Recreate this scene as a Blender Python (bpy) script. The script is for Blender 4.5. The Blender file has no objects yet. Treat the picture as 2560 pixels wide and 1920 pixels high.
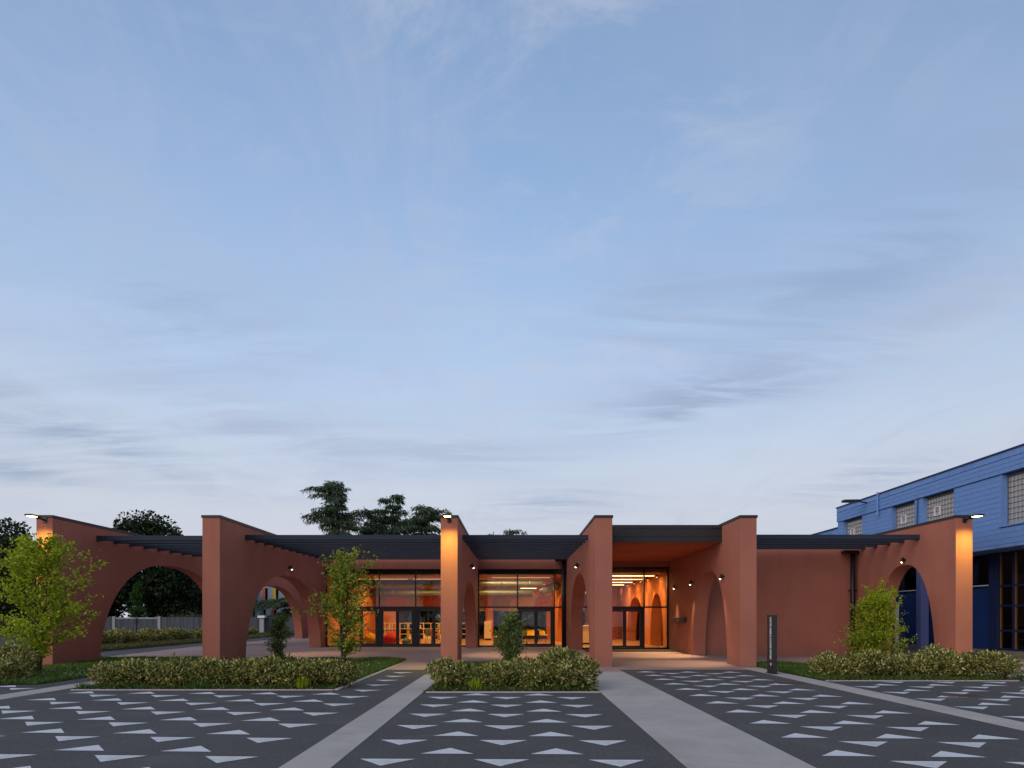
import bpy, bmesh, math, random
import numpy as np
from mathutils import Vector, Matrix

sc = bpy.context.scene
COL = sc.collection
R = math.radians

# ------------------------------------------------------------------ camera
cam = bpy.data.cameras.new('camera')
cam_o = bpy.data.objects.new('camera', cam)
COL.objects.link(cam_o)
cam_o.location = (0.0, 0.0, 1.6)
cam_o.rotation_euler = (math.pi / 2, 0, 0)
cam.sensor_width = 36.0
cam.lens = 24.0
cam.shift_x = -6 / 2560
cam.shift_y = (1544 - 960) / 2560
cam.clip_start = 0.1
cam.clip_end = 3000
sc.camera = cam_o

# ------------------------------------------------------------------ sky
SUN_EL, SUN_ROT = 7.0, 174.0          # low sun, behind the camera to the left
world = bpy.data.worlds.new('World')
sc.world = world
world.use_nodes = True
wn, wl = world.node_tree.nodes, world.node_tree.links


def wnode(t, **kw):
    n = wn.new(t)
    for k, v in kw.items():
        setattr(n, k, v)
    return n


def wmath(op, a, b=None, clamp=False):
    n = wnode('ShaderNodeMath', operation=op, use_clamp=clamp)
    for i, x in enumerate((a, b)):
        if x is None:
            continue
        if isinstance(x, (int, float)):
            n.inputs[i].default_value = x
        else:
            wl.new(x, n.inputs[i])
    return n.outputs[0]


def wmix(fac, a, b):
    n = wnode('ShaderNodeMix', data_type='RGBA')
    for s, x in ((n.inputs[0], fac), (n.inputs[6], a), (n.inputs[7], b)):
        if isinstance(x, (int, float)):
            s.default_value = x
        elif isinstance(x, tuple):
            s.default_value = (*x, 1)
        else:
            wl.new(x, s)
    return n.outputs[2]


def wramp(x, lo, hi, smooth=True):
    n = wnode('ShaderNodeMapRange', interpolation_type='SMOOTHSTEP' if smooth else 'LINEAR')
    wl.new(x, n.inputs[0])
    n.inputs[1].default_value, n.inputs[2].default_value = lo, hi
    return n.outputs[0]


sky = wnode('ShaderNodeTexSky', sky_type='NISHITA')
sky.sun_disc = False
sky.sun_elevation, sky.sun_rotation = R(SUN_EL), R(SUN_ROT)
sky.air_density, sky.dust_density, sky.ozone_density = 1.0, 0.6, 4.0
tc = wnode('ShaderNodeTexCoord')
sep = wnode('ShaderNodeSeparateXYZ')
wl.new(tc.outputs['Generated'], sep.inputs[0])
dx, dy, dz = sep.outputs
zc = wmath('MAXIMUM', dz, 0.0)
# the cloud layers lie on flat sheets high above the ground: direction / height
inv = wmath('DIVIDE', 1.0, wmath('ADD', zc, 0.10))
cmb = wnode('ShaderNodeCombineXYZ')
wl.new(wmath('MULTIPLY', dx, inv), cmb.inputs[0])
wl.new(wmath('MULTIPLY', dy, inv), cmb.inputs[1])


def wnoise(rot, scale, loc, nscale, detail, rough, dist):
    m = wnode('ShaderNodeMapping')
    wl.new(cmb.outputs[0], m.inputs[0])
    m.inputs['Rotation'].default_value = (0, 0, R(rot))
    m.inputs['Scale'].default_value = scale
    m.inputs['Location'].default_value = loc
    n = wnode('ShaderNodeTexNoise')
    wl.new(m.outputs[0], n.inputs['Vector'])
    n.inputs['Scale'].default_value = nscale
    n.inputs['Detail'].default_value = detail
    n.inputs['Roughness'].default_value = rough
    n.inputs['Distortion'].default_value = dist
    return n.outputs[0]


# thin even veil: whiter where the line of sight runs longer through it
tone = wnode('ShaderNodeMix', data_type='RGBA', blend_type='MULTIPLY')
tone.inputs[0].default_value = 1.0
wl.new(sky.outputs[0], tone.inputs[6])
tone.inputs[7].default_value = (0.70, 0.745, 0.715, 1)
veil = wmath('SUBTRACT', 1.0, wmath('POWER', 2.718, wmath('MULTIPLY', wmath('POWER', inv, 2.0), -0.17)))
col = wmix(veil, tone.outputs[2], (1.42, 1.54, 1.75))
low = wmath('POWER', 2.718, wmath('MULTIPLY', zc, -6.0))
col = wmix(wmath('MULTIPLY', low, 0.95), col, (1.55, 1.53, 1.69))
# broad soft patches, feathery high wisps
patch = wramp(wnoise(20, (0.8, 1.1, 1), (3.1, 1.7, 0), 0.7, 6, 0.55, 0.5), 0.40, 0.72)
col = wmix(wmath('MULTIPLY', patch, 0.26), col, (1.00, 1.20, 1.60))
wisp = wmath('MULTIPLY', wramp(wnoise(64, (2.3, 0.75, 1), (7.3, 2.2, 0), 1.5, 9, 0.64, 0.9), 0.44, 0.76),
             wramp(wnoise(0, (1, 1, 1), (1.3, 5.2, 0), 0.9, 3, 0.5, 0.2), 0.38, 0.60))
col = wmix(wmath('MULTIPLY', wisp, 0.40), col, (1.10, 1.22, 1.60))
mott = wmath('MULTIPLY', wramp(wnoise(30, (1.0, 1.3, 1), (2.7, 6.1, 0), 2.6, 10, 0.68, 0.6), 0.45, 0.68),
             wramp(wnoise(0, (1, 1, 1), (4.9, 0.7, 0), 0.7, 3, 0.5, 0.3), 0.36, 0.64))
col = wmix(wmath('MULTIPLY', mott, 0.48), col, (1.30, 1.40, 1.70))

HOR = wmath('ARCTAN2', dx, dy)
VER = wmath('ARCSINE', dz)
FRAY = [wramp(wnoise(16, (0.5, 1.9, 1), (3.3, 1.1, 0), 2.3, 10, 0.64, 0.7), 0.34, 0.66),
        wramp(wnoise(-16, (0.5, 1.9, 1), (8.3, 4.1, 0), 2.3, 10, 0.64, 0.7), 0.34, 0.66)]


def cloud_bank(az, el, half_az, half_el, tilt, amount, tone):
    """one long bank of cloud in a fixed compass direction of the sky"""
    u = wmath('SUBTRACT', HOR, R(az))
    v = wmath('SUBTRACT', wmath('SUBTRACT', VER, R(el)), wmath('MULTIPLY', u, math.tan(R(tilt))))
    d = wmath('ADD', wmath('POWER', wmath('ABSOLUTE', wmath('DIVIDE', u, R(half_az))), 2.0),
              wmath('POWER', wmath('ABSOLUTE', wmath('DIVIDE', v, R(half_el))), 2.0))
    body = wmath('POWER', 2.718, wmath('MULTIPLY', d, -1.0))
    f = wmath('MULTIPLY', wmath('MULTIPLY', body, FRAY[0] if tilt >= 0 else FRAY[1]), amount, clamp=True)
    return lambda c: wmix(f, c, tone)


GREY = (0.74, 0.95, 1.30)
MIST = (0.96, 1.14, 1.52)
for bank in (cloud_bank(-33, 12.8, 8, 1.8, -13, 0.85, GREY), cloud_bank(-36, 9.8, 3.5, 0.9, -4, 0.8, GREY),
             cloud_bank(-21, 14.6, 12, 2.2, -10, 0.75, MIST), cloud_bank(-27, 21.6, 11, 3.4, -2, 0.85, (0.84, 1.08, 1.54)),
             cloud_bank(17, 17.6, 10, 1.9, 9, 1.1, (0.86, 1.06, 1.50)), cloud_bank(15, 16.6, 7, 0.7, 11, 0.9, GREY),
             cloud_bank(29, 25.6, 13, 4.2, 19, 0.95, (0.74, 0.98, 1.48)), cloud_bank(13, 24.6, 8, 4.0, 10, 0.75, (0.82, 1.06, 1.54)),
             cloud_bank(3, 9.4, 6, 1.2, 2, 1.0, MIST), cloud_bank(27, 10.3, 5.5, 1.2, 9, 0.95, MIST),
             cloud_bank(31, 20.5, 8, 1.6, 16, 0.8, MIST), cloud_bank(-4, 13.6, 9, 1.4, -6, 0.7, MIST)):
    col = bank(col)
wl.new(col, wn['Background'].inputs[0])
wn['Background'].inputs[1].default_value = 0.15
world.cycles.sampling_method = 'MANUAL'
world.cycles.sample_map_resolution = 512

# ------------------------------------------------------------------ last daylight
sun = bpy.data.lights.new('sun', 'SUN')
sun.energy = 0.62
sun.angle = R(60)
sun.color = (1.0, 0.88, 0.80)
sun_o = bpy.data.objects.new('sun', sun)
COL.objects.link(sun_o)
az = R(SUN_ROT - 39)
to_sun = Vector((-math.sin(az) * math.cos(R(SUN_EL + 15)), math.cos(az) * math.cos(R(SUN_EL + 15)), math.sin(R(SUN_EL + 15))))
sun_o.rotation_euler = to_sun.to_track_quat('Z', 'Y').to_euler()

sc.view_settings.view_transform = 'Standard'
sc.view_settings.look = 'None'
sc.view_settings.exposure = 1.5
sc.view_settings.gamma = 1.0
sc.view_settings.use_curve_mapping = False
sc.render.engine = 'CYCLES'
sc.cycles.use_denoising = True
sc.cycles.max_bounces = 8
sc.cycles.transparent_max_bounces = 16
sc.cycles.sample_clamp_indirect = 4.0


# ================================================================== helpers
class MB:
    """collects faces; build() links them as ONE mesh object"""

    def __init__(s):
        s.v, s.f = [], []

    def poly(s, pts):
        k = len(s.v)
        s.v += [tuple(p) for p in pts]
        s.f.append(tuple(range(k, k + len(pts))))
        return s

    def box(s, x0, x1, y0, y1, z0, z1):
        k = len(s.v)
        s.v += [(x, y, z) for z in (z0, z1) for y in (y0, y1) for x in (x0, x1)]
        for q in ((0, 2, 3, 1), (4, 5, 7, 6), (0, 1, 5, 4), (2, 6, 7, 3), (0, 4, 6, 2), (1, 3, 7, 5)):
            s.f.append(tuple(k + i for i in q))
        return s

    def prism(s, pts, axis, a, b):
        """extrude a 2-D outline along axis 0/1/2 from a to b"""
        def P(p, t):
            return {0: (t, p[0], p[1]), 1: (p[0], t, p[1]), 2: (p[0], p[1], t)}[axis]
        n, k = len(pts), len(s.v)
        s.v += [P(p, a) for p in pts] + [P(p, b) for p in pts]
        s.f.append(tuple(range(k, k + n)))
        s.f.append(tuple(range(k + 2 * n - 1, k + n - 1, -1)))
        for i in range(n):
            j = (i + 1) % n
            s.f.append((k + i, k + n + i, k + n + j, k + j))
        return s

    def tube(s, pts, radii, n=8, cap=True):
        pts = [Vector(p) for p in pts]
        k = len(s.v)
        for i, p in enumerate(pts):
            d = (pts[min(i + 1, len(pts) - 1)] - pts[max(i - 1, 0)]).normalized()
            u = d.cross(Vector((0, 0, 1)) if abs(d.z) < 0.9 else Vector((1, 0, 0))).normalized()
            w = d.cross(u)
            r = radii[i] if isinstance(radii, (list, tuple)) else radii
            for a in range(n):
                t = 2 * math.pi * a / n
                s.v.append(tuple(p + (u * math.cos(t) + w * math.sin(t)) * r))
        for i in range(len(pts) - 1):
            for a in range(n):
                b = (a + 1) % n
                s.f.append((k + i * n + a, k + i * n + b, k + (i + 1) * n + b, k + (i + 1) * n + a))
        if cap:
            s.f.append(tuple(k + a for a in range(n))[::-1])
            s.f.append(tuple(k + (len(pts) - 1) * n + a for a in range(n)))
        return s

    def lathe(s, prof, c=(0, 0, 0), n=20):
        k = len(s.v)
        for r, z in prof:
            for a in range(n):
                t = 2 * math.pi * a / n
                s.v.append((c[0] + r * math.cos(t), c[1] + r * math.sin(t), c[2] + z))
        for i in range(len(prof) - 1):
            for a in range(n):
                b = (a + 1) % n
                s.f.append((k + i * n + a, k + i * n + b, k + (i + 1) * n + b, k + (i + 1) * n + a))
        s.f.append(tuple(k + a for a in range(n))[::-1])
        s.f.append(tuple(k + (len(prof) - 1) * n + a for a in range(n)))
        return s

    def mesh(s, name, mat, smooth=False):
        me = bpy.data.meshes.new(name)
        me.from_pydata(s.v, [], s.f)
        bm = bmesh.new()
        bm.from_mesh(me)
        bmesh.ops.recalc_face_normals(bm, faces=bm.faces)
        bm.to_mesh(me)
        bm.free()
        if smooth:
            me.shade_smooth()
        me.materials.append(mat)
        return me

    def build(s, name, mat, parent=None, smooth=False, bevel=0):
        return link(name, s.mesh(name, mat, smooth), parent, bevel)


def link(name, me, parent=None, bevel=0):
    o = bpy.data.objects.new(name, me)
    COL.objects.link(o)
    if parent is not None:
        o.parent = parent
    if bevel:
        m = o.modifiers.new('bevel', 'BEVEL')
        m.width, m.segments, m.limit_method = bevel, 2, 'ANGLE'
        m.angle_limit = R(50)
    return o


def tag(o, label=None, cat=None, group=None, kind=None):
    for k, v in (('label', label), ('category', cat), ('group', group), ('kind', kind)):
        if v:
            o[k] = v
    return o


def empty(name, loc=(0, 0, 0), rz=0, parent=None):
    o = bpy.data.objects.new(name, None)
    COL.objects.link(o)
    o.location = loc
    o.rotation_euler = (0, 0, rz)
    o.empty_display_size = 0.2
    if parent is not None:
        o.parent = parent
    return o


def copy_tree(o, parent=None):
    c = o.copy()
    COL.objects.link(c)
    if parent is not None:
        c.parent = parent
        c.matrix_parent_inverse = o.matrix_parent_inverse.copy()
    for ch in list(o.children):
        copy_tree(ch, c)
    return c


ORD = ['first', 'second', 'third', 'fourth', 'fifth', 'sixth', 'seventh', 'eighth', 'ninth', 'tenth', 'eleventh',
       'twelfth', 'thirteenth', 'fourteenth', 'fifteenth', 'sixteenth']


# ------------------------------------------------------------------ materials
class Mat:
    def __init__(s, name, rough=0.8, spec=0.3):
        s.m = bpy.data.materials.new(name)
        s.m.use_nodes = True
        s.n, s.l = s.m.node_tree.nodes, s.m.node_tree.links
        s.b = s.n['Principled BSDF']
        s.b.inputs['Roughness'].default_value = rough
        s.b.inputs['Specular IOR Level'].default_value = spec
        s.tc = s.n.new('ShaderNodeTexCoord')

    def noise(s, scale, detail=4, rough=0.55, vec=None, dist=0.0, stretch=None, coord='Object'):
        n = s.n.new('ShaderNodeTexNoise')
        src = vec or s.tc.outputs[coord]
        if stretch:
            mp = s.n.new('ShaderNodeMapping')
            s.l.new(src, mp.inputs[0])
            mp.inputs['Scale'].default_value = stretch
            src = mp.outputs[0]
        s.l.new(src, n.inputs['Vector'])
        n.inputs['Scale'].default_value = scale
        n.inputs['Detail'].default_value = detail
        n.inputs['Roughness'].default_value = rough
        n.inputs['Distortion'].default_value = dist
        return n.outputs[0]

    def ramp(s, x, lo, hi, a=0.0, b=1.0):
        n = s.n.new('ShaderNodeMapRange')
        s.l.new(x, n.inputs[0])
        for i, v in enumerate((lo, hi, a, b)):
            n.inputs[i + 1].default_value = v
        return n.outputs[0]

    def mix(s, f, a, b, mode='MIX'):
        n = s.n.new('ShaderNodeMix')
        n.data_type = 'RGBA'
        n.blend_type = mode
        for sk, x in ((n.inputs[0], f), (n.inputs[6], a), (n.inputs[7], b)):
            if isinstance(x, (int, float)):
                sk.default_value = x
            elif isinstance(x, tuple):
                sk.default_value = (*x[:3], 1)
            else:
                s.l.new(x, sk)
        return n.outputs[2]

    def col(s, c):
        if isinstance(c, tuple):
            s.b.inputs['Base Color'].default_value = (*c[:3], 1)
        else:
            s.l.new(c, s.b.inputs['Base Color'])
        return s

    def bump(s, h, strength=0.3, dist=0.01):
        n = s.n.new('ShaderNodeBump')
        n.inputs['Strength'].default_value = strength
        n.inputs['Distance'].default_value = dist
        s.l.new(h, n.inputs['Height'])
        s.l.new(n.outputs[0], s.b.inputs['Normal'])
        return s

    def roughness(s, x):
        s.l.new(x, s.b.inputs['Roughness'])
        return s


def mul(c, k):
    return tuple(x * k for x in c)


def plain(name, c, rough=0.6, spec=0.3, metal=0.0, var=0.12, scale=6.0, bump=0.0):
    m = Mat(name, rough, spec)
    m.b.inputs['Metallic'].default_value = metal
    n = m.noise(scale, 5)
    m.col(m.mix(n, mul(c, 1 - var), mul(c, 1 + var)))
    if bump:
        m.bump(m.noise(scale * 12, 6), bump, 0.004)
    return m.m


def emit(name, c, strength):
    m = Mat(name)
    m.b.inputs['Base Color'].default_value = (*c, 1)
    m.b.inputs['Emission Color'].default_value = (*c, 1)
    m.b.inputs['Emission Strength'].default_value = strength
    return m.m


def stucco(name, c, base_dirt=False):
    m = Mat(name, 0.9, 0.18)
    big = m.noise(0.55, 5, 0.55)
    drip = m.noise(1.3, 6, 0.6, stretch=(2.2, 2.2, 0.25))
    fine = m.noise(34, 5, 0.6)
    a = m.mix(m.ramp(big, 0.3, 0.7), mul(c, 0.86), mul(c, 1.10))
    a = m.mix(m.ramp(drip, 0.50, 0.75, 0, 0.26), a, mul(c, 0.62))
    a = m.mix(m.ramp(fine, 0.3, 0.7, 0, 0.22), a, mul(c, 1.25))
    if base_dirt:
        sz = m.n.new('ShaderNodeSeparateXYZ')
        m.l.new(m.tc.outputs['Object'], sz.inputs[0])
        ad = m.n.new('ShaderNodeMath')
        ad.operation = 'MULTIPLY_ADD'
        m.l.new(m.noise(5.0, 6, 0.7), ad.inputs[0])
        ad.inputs[1].default_value = -0.9
        m.l.new(sz.outputs[2], ad.inputs[2])
        a = m.mix(m.ramp(ad.outputs[0], -0.45, 0.0, 0.45, 0.0), a, (0.20, 0.125, 0.10))
    m.col(a)
    m.bump(m.noise(60, 7, 0.65), 0.35, 0.010)
    return m.m


M = {}
TERRA = (0.36, 0.130, 0.088)
M['terra'] = stucco('terracotta_render', TERRA, True)
M['terra_in'] = stucco('terracotta_interior', (0.50, 0.165, 0.055))
M['soffit'] = stucco('terracotta_soffit', (0.40, 0.105, 0.058))
M['cap'] = plain('graphite_flashing', (0.026, 0.023, 0.024), 0.5, 0.3, 0.1, 0.15, 2)
M['slat'] = plain('graphite_slat', (0.024, 0.034, 0.052), 0.6, 0.2, 0.0, 0.2, 1.5)
M['frame'] = plain('dark_aluminium', (0.014, 0.014, 0.017), 0.38, 0.5, 0.3, 0.1, 3)
M['black'] = plain('black_metal', (0.012, 0.012, 0.013), 0.4, 0.5, 0.3)
M['duct'] = plain('galvanised_duct', (0.13, 0.14, 0.13), 0.45, 0.5, 0.7, 0.12, 3)
M['wood'] = plain('pale_wood', (0.62, 0.42, 0.20), 0.5, 0.3, 0, 0.12, 5)
M['cream'] = plain('cream_laminate', (0.68, 0.55, 0.38), 0.5, 0.3, 0, 0.05)
M['in_floor'] = plain('resin_floor', (0.40, 0.20, 0.10), 0.28, 0.4, 0, 0.06, 2)
M['ceil'] = plain('interior_ceiling', (0.34, 0.17, 0.11), 0.8, 0.2, 0, 0.05)
M['white'] = plain('white_paint', (0.72, 0.72, 0.70), 0.6)
M['mat_fabric'] = plain('door_mat', (0.06, 0.042, 0.028), 0.95, 0.1, 0, 0.3, 30, 0.5)
M['yellow'] = plain('yellow_shell', (0.70, 0.44, 0.03), 0.45)
M['ochre'] = plain('ochre_fabric', (0.62, 0.30, 0.03), 0.9, 0.1, 0, 0.15, 8)
M['red'] = plain('red_fabric', (0.58, 0.045, 0.035), 0.85, 0.1, 0, 0.15, 8)
M['green'] = plain('green_fabric', (0.10, 0.16, 0.10), 0.9, 0.1, 0, 0.15, 8)
M['pot'] = plain('grey_planter', (0.10, 0.11, 0.11), 0.7)
M['lamp_warm'] = emit('lamp_warm', (1.0, 0.68, 0.24), 4)
M['lamp_spot'] = emit('lamp_spot', (1.0, 0.80, 0.52), 4)
M['lamp_line'] = emit('lamp_line', (1.0, 0.66, 0.32), 2.2)
M['lamp_dim'] = emit('lamp_dimmed', (1.0, 0.50, 0.16), 0.35)
M['letter'] = plain('white_lettering', (0.78, 0.78, 0.78), 0.5, 0.3, 0, 0.02)
M['sign'] = plain('graphite_sign', (0.022, 0.025, 0.032), 0.5, 0.4, 0.1, 0.2, 4)


def glass(name, tint, spec=1.0):
    m = bpy.data.materials.new(name)
    m.use_nodes = True
    n, l = m.node_tree.nodes, m.node_tree.links
    n.remove(n['Principled BSDF'])
    tr = n.new('ShaderNodeBsdfTransparent')
    tr.inputs[0].default_value = (*tint, 1)
    gl = n.new('ShaderNodeBsdfGlossy')
    gl.inputs['Roughness'].default_value = 0.015
    fr = n.new('ShaderNodeFresnel')
    fr.inputs['IOR'].default_value = 1.5
    mu = n.new('ShaderNodeMath')
    mu.operation = 'MULTIPLY'
    mu.inputs[1].default_value = 0.9 * spec
    mu.use_clamp = True
    l.new(fr.outputs[0], mu.inputs[0])
    mx = n.new('ShaderNodeMixShader')
    l.new(mu.outputs[0], mx.inputs[0])
    l.new(tr.outputs[0], mx.inputs[1])
    l.new(gl.outputs[0], mx.inputs[2])
    l.new(mx.outputs[0], n['Material Output'].inputs[0])
    return m


M['glass'] = glass('window_glass', (0.90, 0.90, 0.86))
M['glass_dark'] = glass('tinted_glass', (0.45, 0.46, 0.46))


def foliage(name, cols, trans=0.3, rough=0.5, spec=0.25):
    """leaf colour differs from leaf to leaf (one island each)"""
    m = Mat(name, rough, spec)
    g = m.n.new('ShaderNodeNewGeometry')
    r = m.n.new('ShaderNodeValToRGB')
    e = r.color_ramp.elements
    while len(e) < len(cols):
        e.new(0.5)
    for i, (p, c) in enumerate(cols):
        e[i].position = p
        e[i].color = (*c, 1)
    m.l.new(g.outputs['Random Per Island'], r.inputs[0])
    m.l.new(r.outputs[0], m.b.inputs['Base Color'])
    t = m.n.new('ShaderNodeBsdfTranslucent')
    m.l.new(r.outputs[0], t.inputs[0])
    mx = m.n.new('ShaderNodeMixShader')
    mx.inputs[0].default_value = trans
    m.l.new(m.b.outputs[0], mx.inputs[1])
    m.l.new(t.outputs[0], mx.inputs[2])
    m.l.new(mx.outputs[0], m.n['Material Output'].inputs[0])
    return m.m


M['lf_shrub'] = foliage('variegated_leaves', [(0.0, (0.05, 0.065, 0.012)), (0.42, (0.13, 0.14, 0.026)),
                                              (0.66, (0.34, 0.33, 0.075)), (0.86, (0.60, 0.52, 0.17)), (1.0, (0.72, 0.62, 0.30))], 0.25)
M['lf_lime'] = foliage('lime_leaves', [(0.0, (0.16, 0.24, 0.006)), (0.5, (0.33, 0.42, 0.012)), (1.0, (0.54, 0.58, 0.04))], 0.45)
M['lf_maple'] = foliage('maple_leaves', [(0.0, (0.13, 0.21, 0.02)), (0.5, (0.28, 0.36, 0.036)), (0.85, (0.48, 0.48, 0.07)), (1.0, (0.58, 0.42, 0.13))], 0.45)
M['lf_bush'] = foliage('bush_leaves', [(0.0, (0.13, 0.20, 0.006)), (0.6, (0.32, 0.41, 0.014)), (0.93, (0.54, 0.55, 0.04)), (1.0, (0.55, 0.27, 0.05))], 0.4)
M['lf_small'] = foliage('small_shrub_leaves', [(0.0, (0.05, 0.085, 0.02)), (0.6, (0.11, 0.165, 0.035)), (1.0, (0.22, 0.26, 0.07))], 0.3, 0.35, 0.4)
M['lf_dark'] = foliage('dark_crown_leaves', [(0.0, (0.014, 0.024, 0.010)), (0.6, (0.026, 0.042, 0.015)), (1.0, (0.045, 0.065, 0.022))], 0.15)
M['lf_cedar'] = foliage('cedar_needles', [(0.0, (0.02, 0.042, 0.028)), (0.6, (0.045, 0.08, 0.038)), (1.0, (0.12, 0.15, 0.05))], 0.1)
M['lf_green'] = foliage('young_tree_leaves', [(0.0, (0.03, 0.075, 0.014)), (1.0, (0.08, 0.16, 0.03))], 0.25)
M['grass'] = foliage('grass_blades', [(0.0, (0.04, 0.085, 0.012)), (0.6, (0.09, 0.16, 0.024)), (1.0, (0.18, 0.23, 0.05))], 0.3)
M['drygrass'] = foliage('dry_grass_blades', [(0.0, (0.07, 0.08, 0.02)), (1.0, (0.17, 0.15, 0.05))], 0.25)
M['bark'] = plain('bark', (0.075, 0.055, 0.042), 0.9, 0.1, 0, 0.35, 14, 0.6)
M['bark_dark'] = plain('dark_bark', (0.04, 0.032, 0.028), 0.9, 0.1, 0, 0.35, 6, 0.6)


def ground_mats():
    m = Mat('asphalt', 0.85, 0.3)
    g = m.noise(0.35, 4)
    sp = m.noise(24, 6, 0.85)
    c = m.mix(m.ramp(g, 0.3, 0.7), (0.062, 0.056, 0.054), (0.086, 0.077, 0.073))
    c = m.mix(m.ramp(sp, 0.54, 0.68, 0, 0.85), c, (0.21, 0.195, 0.185))
    c = m.mix(m.ramp(sp, 0.46, 0.32, 0, 0.85), c, (0.024, 0.022, 0.022))
    st = m.noise(1.1, 7, 0.65, dist=0.4)
    c = m.mix(m.ramp(st, 0.52, 0.72, 0, 0.55), c, (0.125, 0.112, 0.104))
    m.col(c).bump(sp, 0.45, 0.006)
    M['asphalt'] = m.m
    m = Mat('road_paint', 0.75, 0.3)
    w = m.noise(40, 5, 0.75)
    w2 = m.noise(2.2, 6, 0.6)
    c = m.mix(m.ramp(w, 0.50, 0.68, 0, 0.5), (0.66, 0.65, 0.64), (0.36, 0.35, 0.345))
    c = m.mix(m.ramp(w2, 0.48, 0.72, 0, 0.6), c, (0.36, 0.35, 0.345))
    m.col(c).bump(w, 0.3, 0.004)
    M['paint'] = m.m
    m = Mat('concrete', 0.85, 0.25)
    a = m.noise(0.9, 6, 0.6, dist=0.6)
    b = m.noise(30, 5, 0.75)
    str_ = m.noise(2.5, 6, 0.6, stretch=(0.6, 3.0, 1))
    c = m.mix(m.ramp(a, 0.3, 0.7), (0.36, 0.32, 0.285), (0.47, 0.42, 0.375))
    c = m.mix(m.ramp(str_, 0.55, 0.75, 0, 0.30), c, (0.24, 0.215, 0.20))
    c = m.mix(m.ramp(b, 0.54, 0.70, 0, 0.45), c, (0.20, 0.185, 0.175))
    m.col(c).bump(b, 0.3, 0.005)
    M['concrete'] = m.m
    m = Mat('pink_aggregate', 0.82, 0.3)
    a = m.noise(0.45, 6, 0.6, dist=0.5)
    b = m.noise(34, 5, 0.78)
    c = m.mix(m.ramp(a, 0.3, 0.7), (0.29, 0.195, 0.165), (0.37, 0.25, 0.21))
    c = m.mix(m.ramp(b, 0.52, 0.66, 0, 0.6), c, (0.42, 0.33, 0.30))
    c = m.mix(m.ramp(b, 0.45, 0.32, 0, 0.6), c, (0.13, 0.09, 0.082))
    m.col(c).bump(b, 0.35, 0.006)
    M['plaza'] = m.m
    m = Mat('soil', 0.95, 0.1)
    a = m.noise(9, 7, 0.7)
    m.col(m.mix(a, (0.03, 0.03, 0.014), (0.07, 0.075, 0.03))).bump(a, 0.8, 0.03)
    M['soil'] = m.m
    m = Mat('dark_mulch', 0.95, 0.1)
    a = m.noise(30, 7, 0.75)
    m.col(m.mix(m.ramp(a, 0.35, 0.7), (0.014, 0.011, 0.008), (0.085, 0.06, 0.045))).bump(a, 0.9, 0.04)
    M['mulch'] = m.m
    m = Mat('far_ground', 0.95, 0.1)
    a = m.noise(0.12, 6, 0.6)
    m.col(m.mix(a, (0.055, 0.07, 0.03), (0.12, 0.115, 0.07)))
    M['far'] = m.m


ground_mats()
M['putty_dark'] = plain('joint_dirt', (0.09, 0.08, 0.07), 0.95)


def blue_mats():
    m = Mat('blue_block_paint', 0.7, 0.25)
    a = m.noise(0.5, 5)
    d = m.noise(1.2, 7, 0.65, stretch=(1, 1.6, 0.35))
    f = m.noise(26, 5, 0.6)
    c = m.mix(m.ramp(a, 0.3, 0.7), (0.125, 0.235, 0.50), (0.17, 0.30, 0.59))
    c = m.mix(m.ramp(d, 0.54, 0.74, 0, 0.55), c, (0.065, 0.13, 0.32))
    c = m.mix(m.ramp(f, 0.58, 0.72, 0, 0.22), c, (0.20, 0.33, 0.62))
    m.col(c).bump(f, 0.35, 0.006)
    M['blue'] = m.m
    M['blue_joint'] = plain('blue_mortar', (0.055, 0.105, 0.25), 0.85)
    M['navy'] = plain('navy_panel', (0.008, 0.035, 0.16), 0.5, 0.35, 0, 0.15, 1.5)
    M['navy_dark'] = plain('dark_navy_post', (0.012, 0.022, 0.085), 0.5, 0.3)
    M['periwinkle'] = plain('periwinkle_pillar', (0.125, 0.15, 0.36), 0.6, 0.3, 0, 0.08, 2)
    m = Mat('glass_block', 0.16, 0.6)
    n = m.noise(9, 3, 0.5, dist=1.5)
    m.col(m.mix(n, (0.17, 0.165, 0.165), (0.36, 0.345, 0.34))).bump(m.noise(14, 2, 0.5, dist=2.0), 0.5, 0.02)
    M['gblock'] = m.m
    M['putty'] = plain('block_joint', (0.10, 0.10, 0.10), 0.9)
    M['vent'] = plain('vent_frame', (0.70, 0.66, 0.68), 0.5)
    M['stone'] = plain('worn_concrete', (0.22, 0.185, 0.15), 0.9, 0.2, 0, 0.35, 3, 0.5)
    M['blind'] = plain('grey_blind', (0.11, 0.09, 0.08), 0.7)
    M['pane_brightener'] = plain('beige_brightener', (0.42, 0.36, 0.31), 0.9, 0.1, 0, 0.15, 3)  # for the panel added behind the shop front glass
    M['amber_edge'] = plain('amber_seal', (0.24, 0.11, 0.015), 0.5)


blue_mats()


# ================================================================== ground
def zp(x, y):
    """the forecourt climbs gently towards the glass front"""
    t = min(max((y - 22.0) / 12.0, 0.0), 1.0)
    k = 1.0 - min(max((x - 7.4) / 1.6, 0.0), 1.0)
    return 0.13 * t * k


def sheet(name, mat, x0, x1, y0, y1, dz, step=1.0, parent=None, kind='structure'):
    nx, ny = max(1, int((x1 - x0) / step)), max(1, int((y1 - y0) / step))
    m = MB()
    for j in range(ny + 1):
        for i in range(nx + 1):
            x, y = x0 + (x1 - x0) * i / nx, y0 + (y1 - y0) * j / ny
            m.v.append((x, y, zp(x, y) + dz))
    for j in range(ny):
        for i in range(nx):
            a = j * (nx + 1) + i
            m.f.append((a, a + 1, a + nx + 2, a + nx + 1))
    o = m.build(name, mat, parent)
    if kind:
        o['kind'] = kind
    return o


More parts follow.
